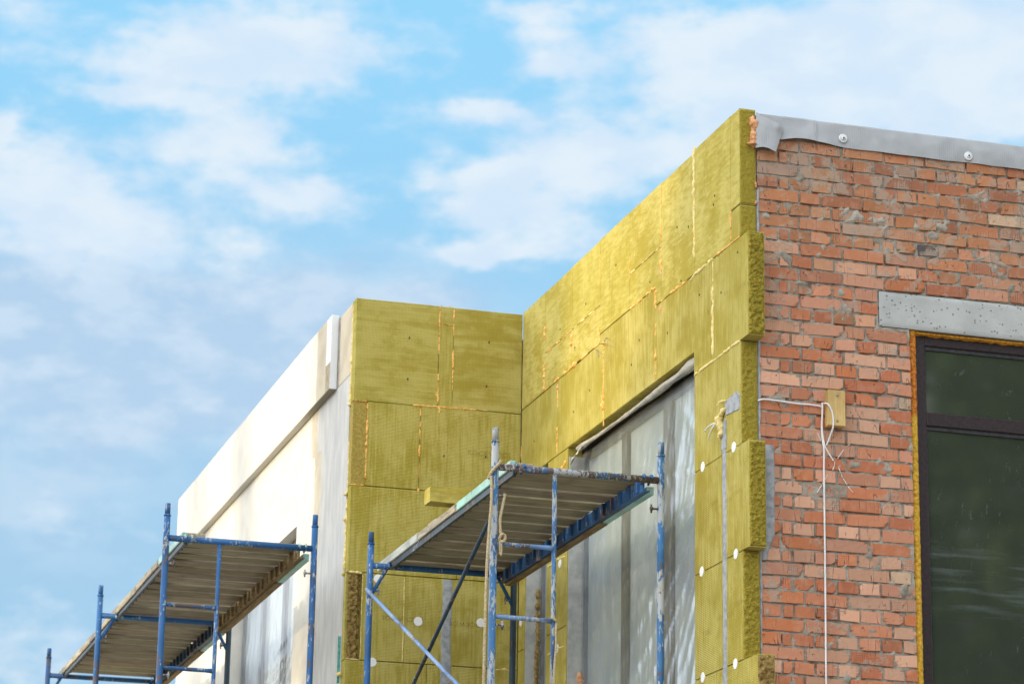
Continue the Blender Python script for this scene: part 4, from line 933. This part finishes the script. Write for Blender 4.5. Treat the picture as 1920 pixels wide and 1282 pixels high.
# insulation offcut
def off(u): pass
b = MB(); X0, X1, Y0, Y1, Z0, Z1 = 4.275, 4.66, 16.52, 16.66, 5.470, 5.566
P = outline([(Y0, Z0), (Y1, Z0), (Y1, Z1), (Y0, Z1)], .02, .004, 5); n = len(P); vs = []
NX = 18
for i in range(NX + 1):
    x = X0 + (X1 - X0) * i / NX
    for p in P: vs.append((x + (.004 * nz(p.x, p.y, 3, 40) if i == 0 else 0), p.x + .003 * nz(x, p.y, p.x, 22), p.y + .004 * nz(x, p.x, p.y, 22)))
fs_ = [tuple(range(n))] + [tuple(range(NX * n, NX * n + n))[::-1]] + [(i * n + j, (i + 1) * n + j, (i + 1) * n + (j + 1) % n, i * n + (j + 1) % n) for i in range(NX) for j in range(n)]
tag(b.raw(vs, [f[::-1] for f in fs_]).build('insulation_offcut', M['wool_smooth']), 'yellow wool offcut lying across the edge of the plank deck', 'offcut')
# wooden block, cable
wb = empty('wooden_block', (6.0, D, 5.53), 'small pale pine block screwed to the brick wall', 'wooden block')
b = MB(); b.box(5.949, 6.053, D - .062, D - .0065, 5.532, 5.738, .003); b.c = [(1, .99, .98, 1)] * len(b.v); b.build('block', M['pine'], wb)
for x, z in ((6.004, 5.708), (6.002, 5.560)): MB().tube([(x, D - .0615, z), (x, D - .0645, z), (x, D - .066, z)], [.0075, .0075, .004], 12).build('screw_head', M['wire'], wb)
b = MB(); y = D - .016
b.tube(curve([(5.548, y + .006, 5.648), (5.575, y, 5.657), (5.625, y, 5.658), (5.70, y, 5.655), (5.783, y, 5.651), (5.86, y, 5.652), (5.925, y, 5.648)], 8), .0052, 8)
b.tube(curve([(5.930, y - .004, 5.668), (5.932, y, 5.62), (5.926, y, 5.525), (5.932, y, 5.44), (5.937, y - .002, 5.40), (5.936, y, 5.246), (5.934, y, 4.6), (5.931, y, 4.081), (5.93, y, 3.0)], 10), .0055, 8)
b.tube(curve([(5.930, y - .006, 5.664), (5.945, y - .05, 5.650), (5.970, y - .052, 5.60), (5.975, y - .050, 5.528), (5.966, y - .02, 5.47), (5.953, y, 5.425)], 10), .0048, 8)
b.tube(curve([(5.930, y - .008, 5.660), (5.926, y - .008, 5.57), (5.928, y - .006, 5.49), (5.942, y - .006, 5.42), (5.968, y - .004, 5.375), (5.994, y, 5.340)], 10), .0042, 8)
tag(b.build('cable', M['cable']), 'white electric cable looped by the wooden block and hanging down the bricks', 'cable')
for i, (pts, lab) in enumerate((([(XS - .005, 14.49, 5.592), (XS - .03, 14.52, 5.588), (XS - .035, 14.60, 5.592), (XS - .03, 14.700, 5.584)], 'white wire end, upper of the two poking from the foam lump'), ([(XS - .005, 14.49, 5.588), (XS - .03, 14.525, 5.583), (XS - .040, 14.575, 5.55), (XS - .036, 14.626, 5.516)], 'white wire end, lower of the two poking from the foam lump'))):
    b = MB(); b.tube(curve(pts, 8), .0042, 8); tag(b.build('cable_end', M['cable']), lab, 'cable', 'cable ends by the foam lump')
for a, c, lab in (((16.638, 6.676), (16.40, 6.575), 'topmost thin steel wire sticking out of the yellow boards'), ((16.687, 6.644), (16.47, 6.578), 'short middle steel wire sticking out of the yellow boards'), ((16.867, 6.661), (16.50, 6.50), 'lowest and longest steel wire sticking out of the yellow boards')):
    b = MB(); b.tube([(XS + .01, a[0], a[1]), (XS - .045, (a[0] * .4 + c[0] * .6), a[1] * .4 + c[1] * .6), (XS - .085, c[0], c[1])], .0028, 7); tag(b.build('steel_wire', M['wire']), lab, 'wire', 'wires in the insulation')

# ------------------------------------------------------------------ trees outside the frame (seen in glass, casting the dappled shade)
def tree(x, y, h, rx, ry, rz, zc, leaves, size, label, cat='tree', clump=1.0, seed=0):
    t = empty('tree', (x, y, 0), label, cat, 'trees round the building site'); rs = np.random.default_rng(seed)
    b = MB(); b.tube([(x, y, 0), (x + .1, y, h * .3), (x - .05, y + .1, h * .6), (x, y, h * .92)], [.26, .20, .13, .03], 9)
    for k in range(9):
        z = h * (.3 + .06 * k); a = k * 2.4; b.tube([(x, y, z), (x + rx * .4 * math.cos(a), y + ry * .4 * math.sin(a), z + .7), (x + rx * .75 * math.cos(a), y + ry * .75 * math.sin(a), z + 1.2)], [.09, .06, .02], 6)
    b.build('trunk', M['bark'], t)
    nc = int(60 * clump); cc = rs.normal(0, 1, (nc, 3)); cc /= np.linalg.norm(cc, axis=1)[:, None]; cc *= rs.uniform(.25, 1, (nc, 1)) ** .5
    pick = rs.integers(nc, size=leaves); p = cc[pick] + rs.normal(0, .17, (leaves, 3))
    c = np.stack([x + p[:, 0] * rx, y + p[:, 1] * ry, zc + p[:, 2] * rz], 1)
    u = rs.normal(0, 1, (leaves, 3)); u /= np.linalg.norm(u, axis=1)[:, None]; v = np.cross(u, rs.normal(0, 1, (leaves, 3))); v /= np.linalg.norm(v, axis=1)[:, None]
    sz = size * rs.uniform(.6, 1.3, (leaves, 1)); q = np.stack([c - u * sz, c + v * sz * .5, c + u * sz, c - v * sz * .5], 1).reshape(-1, 3)
    me = bpy.data.meshes.new('crown'); me.from_pydata(q.tolist(), [], np.arange(leaves * 4).reshape(-1, 4).tolist()); me.materials.append(M['leaf']); o = bpy.data.objects.new('crown', me); COL.objects.link(o); o.parent = t; o.matrix_parent_inverse = wmat(t).inverted()
    return t
tree(-18, 11.75, 15, 3, 3.1, 5.0, 8.6, 7000, .20, 'broad dense tree left of the building shading the brick corner', seed=1)
tree(-19, 17.45, 14, 1.0, .75, 4.2, 9.0, 900, .16, 'slim sparse tree left of the insulated corner', seed=2, clump=.5)
tree(-21, 21.6, 13, .8, .40, 4.6, 9.5, 1100, .15, 'slender thin tree left of the white wall', seed=3, clump=.5)
tree(-16, 17.0, 9, 2, 2.9, 2.0, 6.9, 3600, .18, 'low bushy tree left of the insulated corner', seed=4)
tree(-20, 18.45, 13, .9, .48, 5.2, 8.6, 2600, .14, 'thin sapling left of the joint in the white wall', seed=8, clump=.5)
tree(-22, 23.6, 13, .8, .55, 4.4, 9.6, 700, .15, 'thin tree left of the far end of the white wall', seed=9, clump=.5)
tree(20, -9, 17, 4.5, 4, 6, 9.5, 9000, .28, 'tall leafy tree behind the viewer reflected in the brick wall window', seed=5)
tree(27, -6, 18, 4.5, 4, 6.5, 10, 9000, .28, 'second tall leafy tree reflected in the brick wall window', seed=6)
tree(14, -12, 16, 4.5, 4, 6, 9, 8000, .28, 'third leafy tree behind the viewer, left of the other two', seed=7)
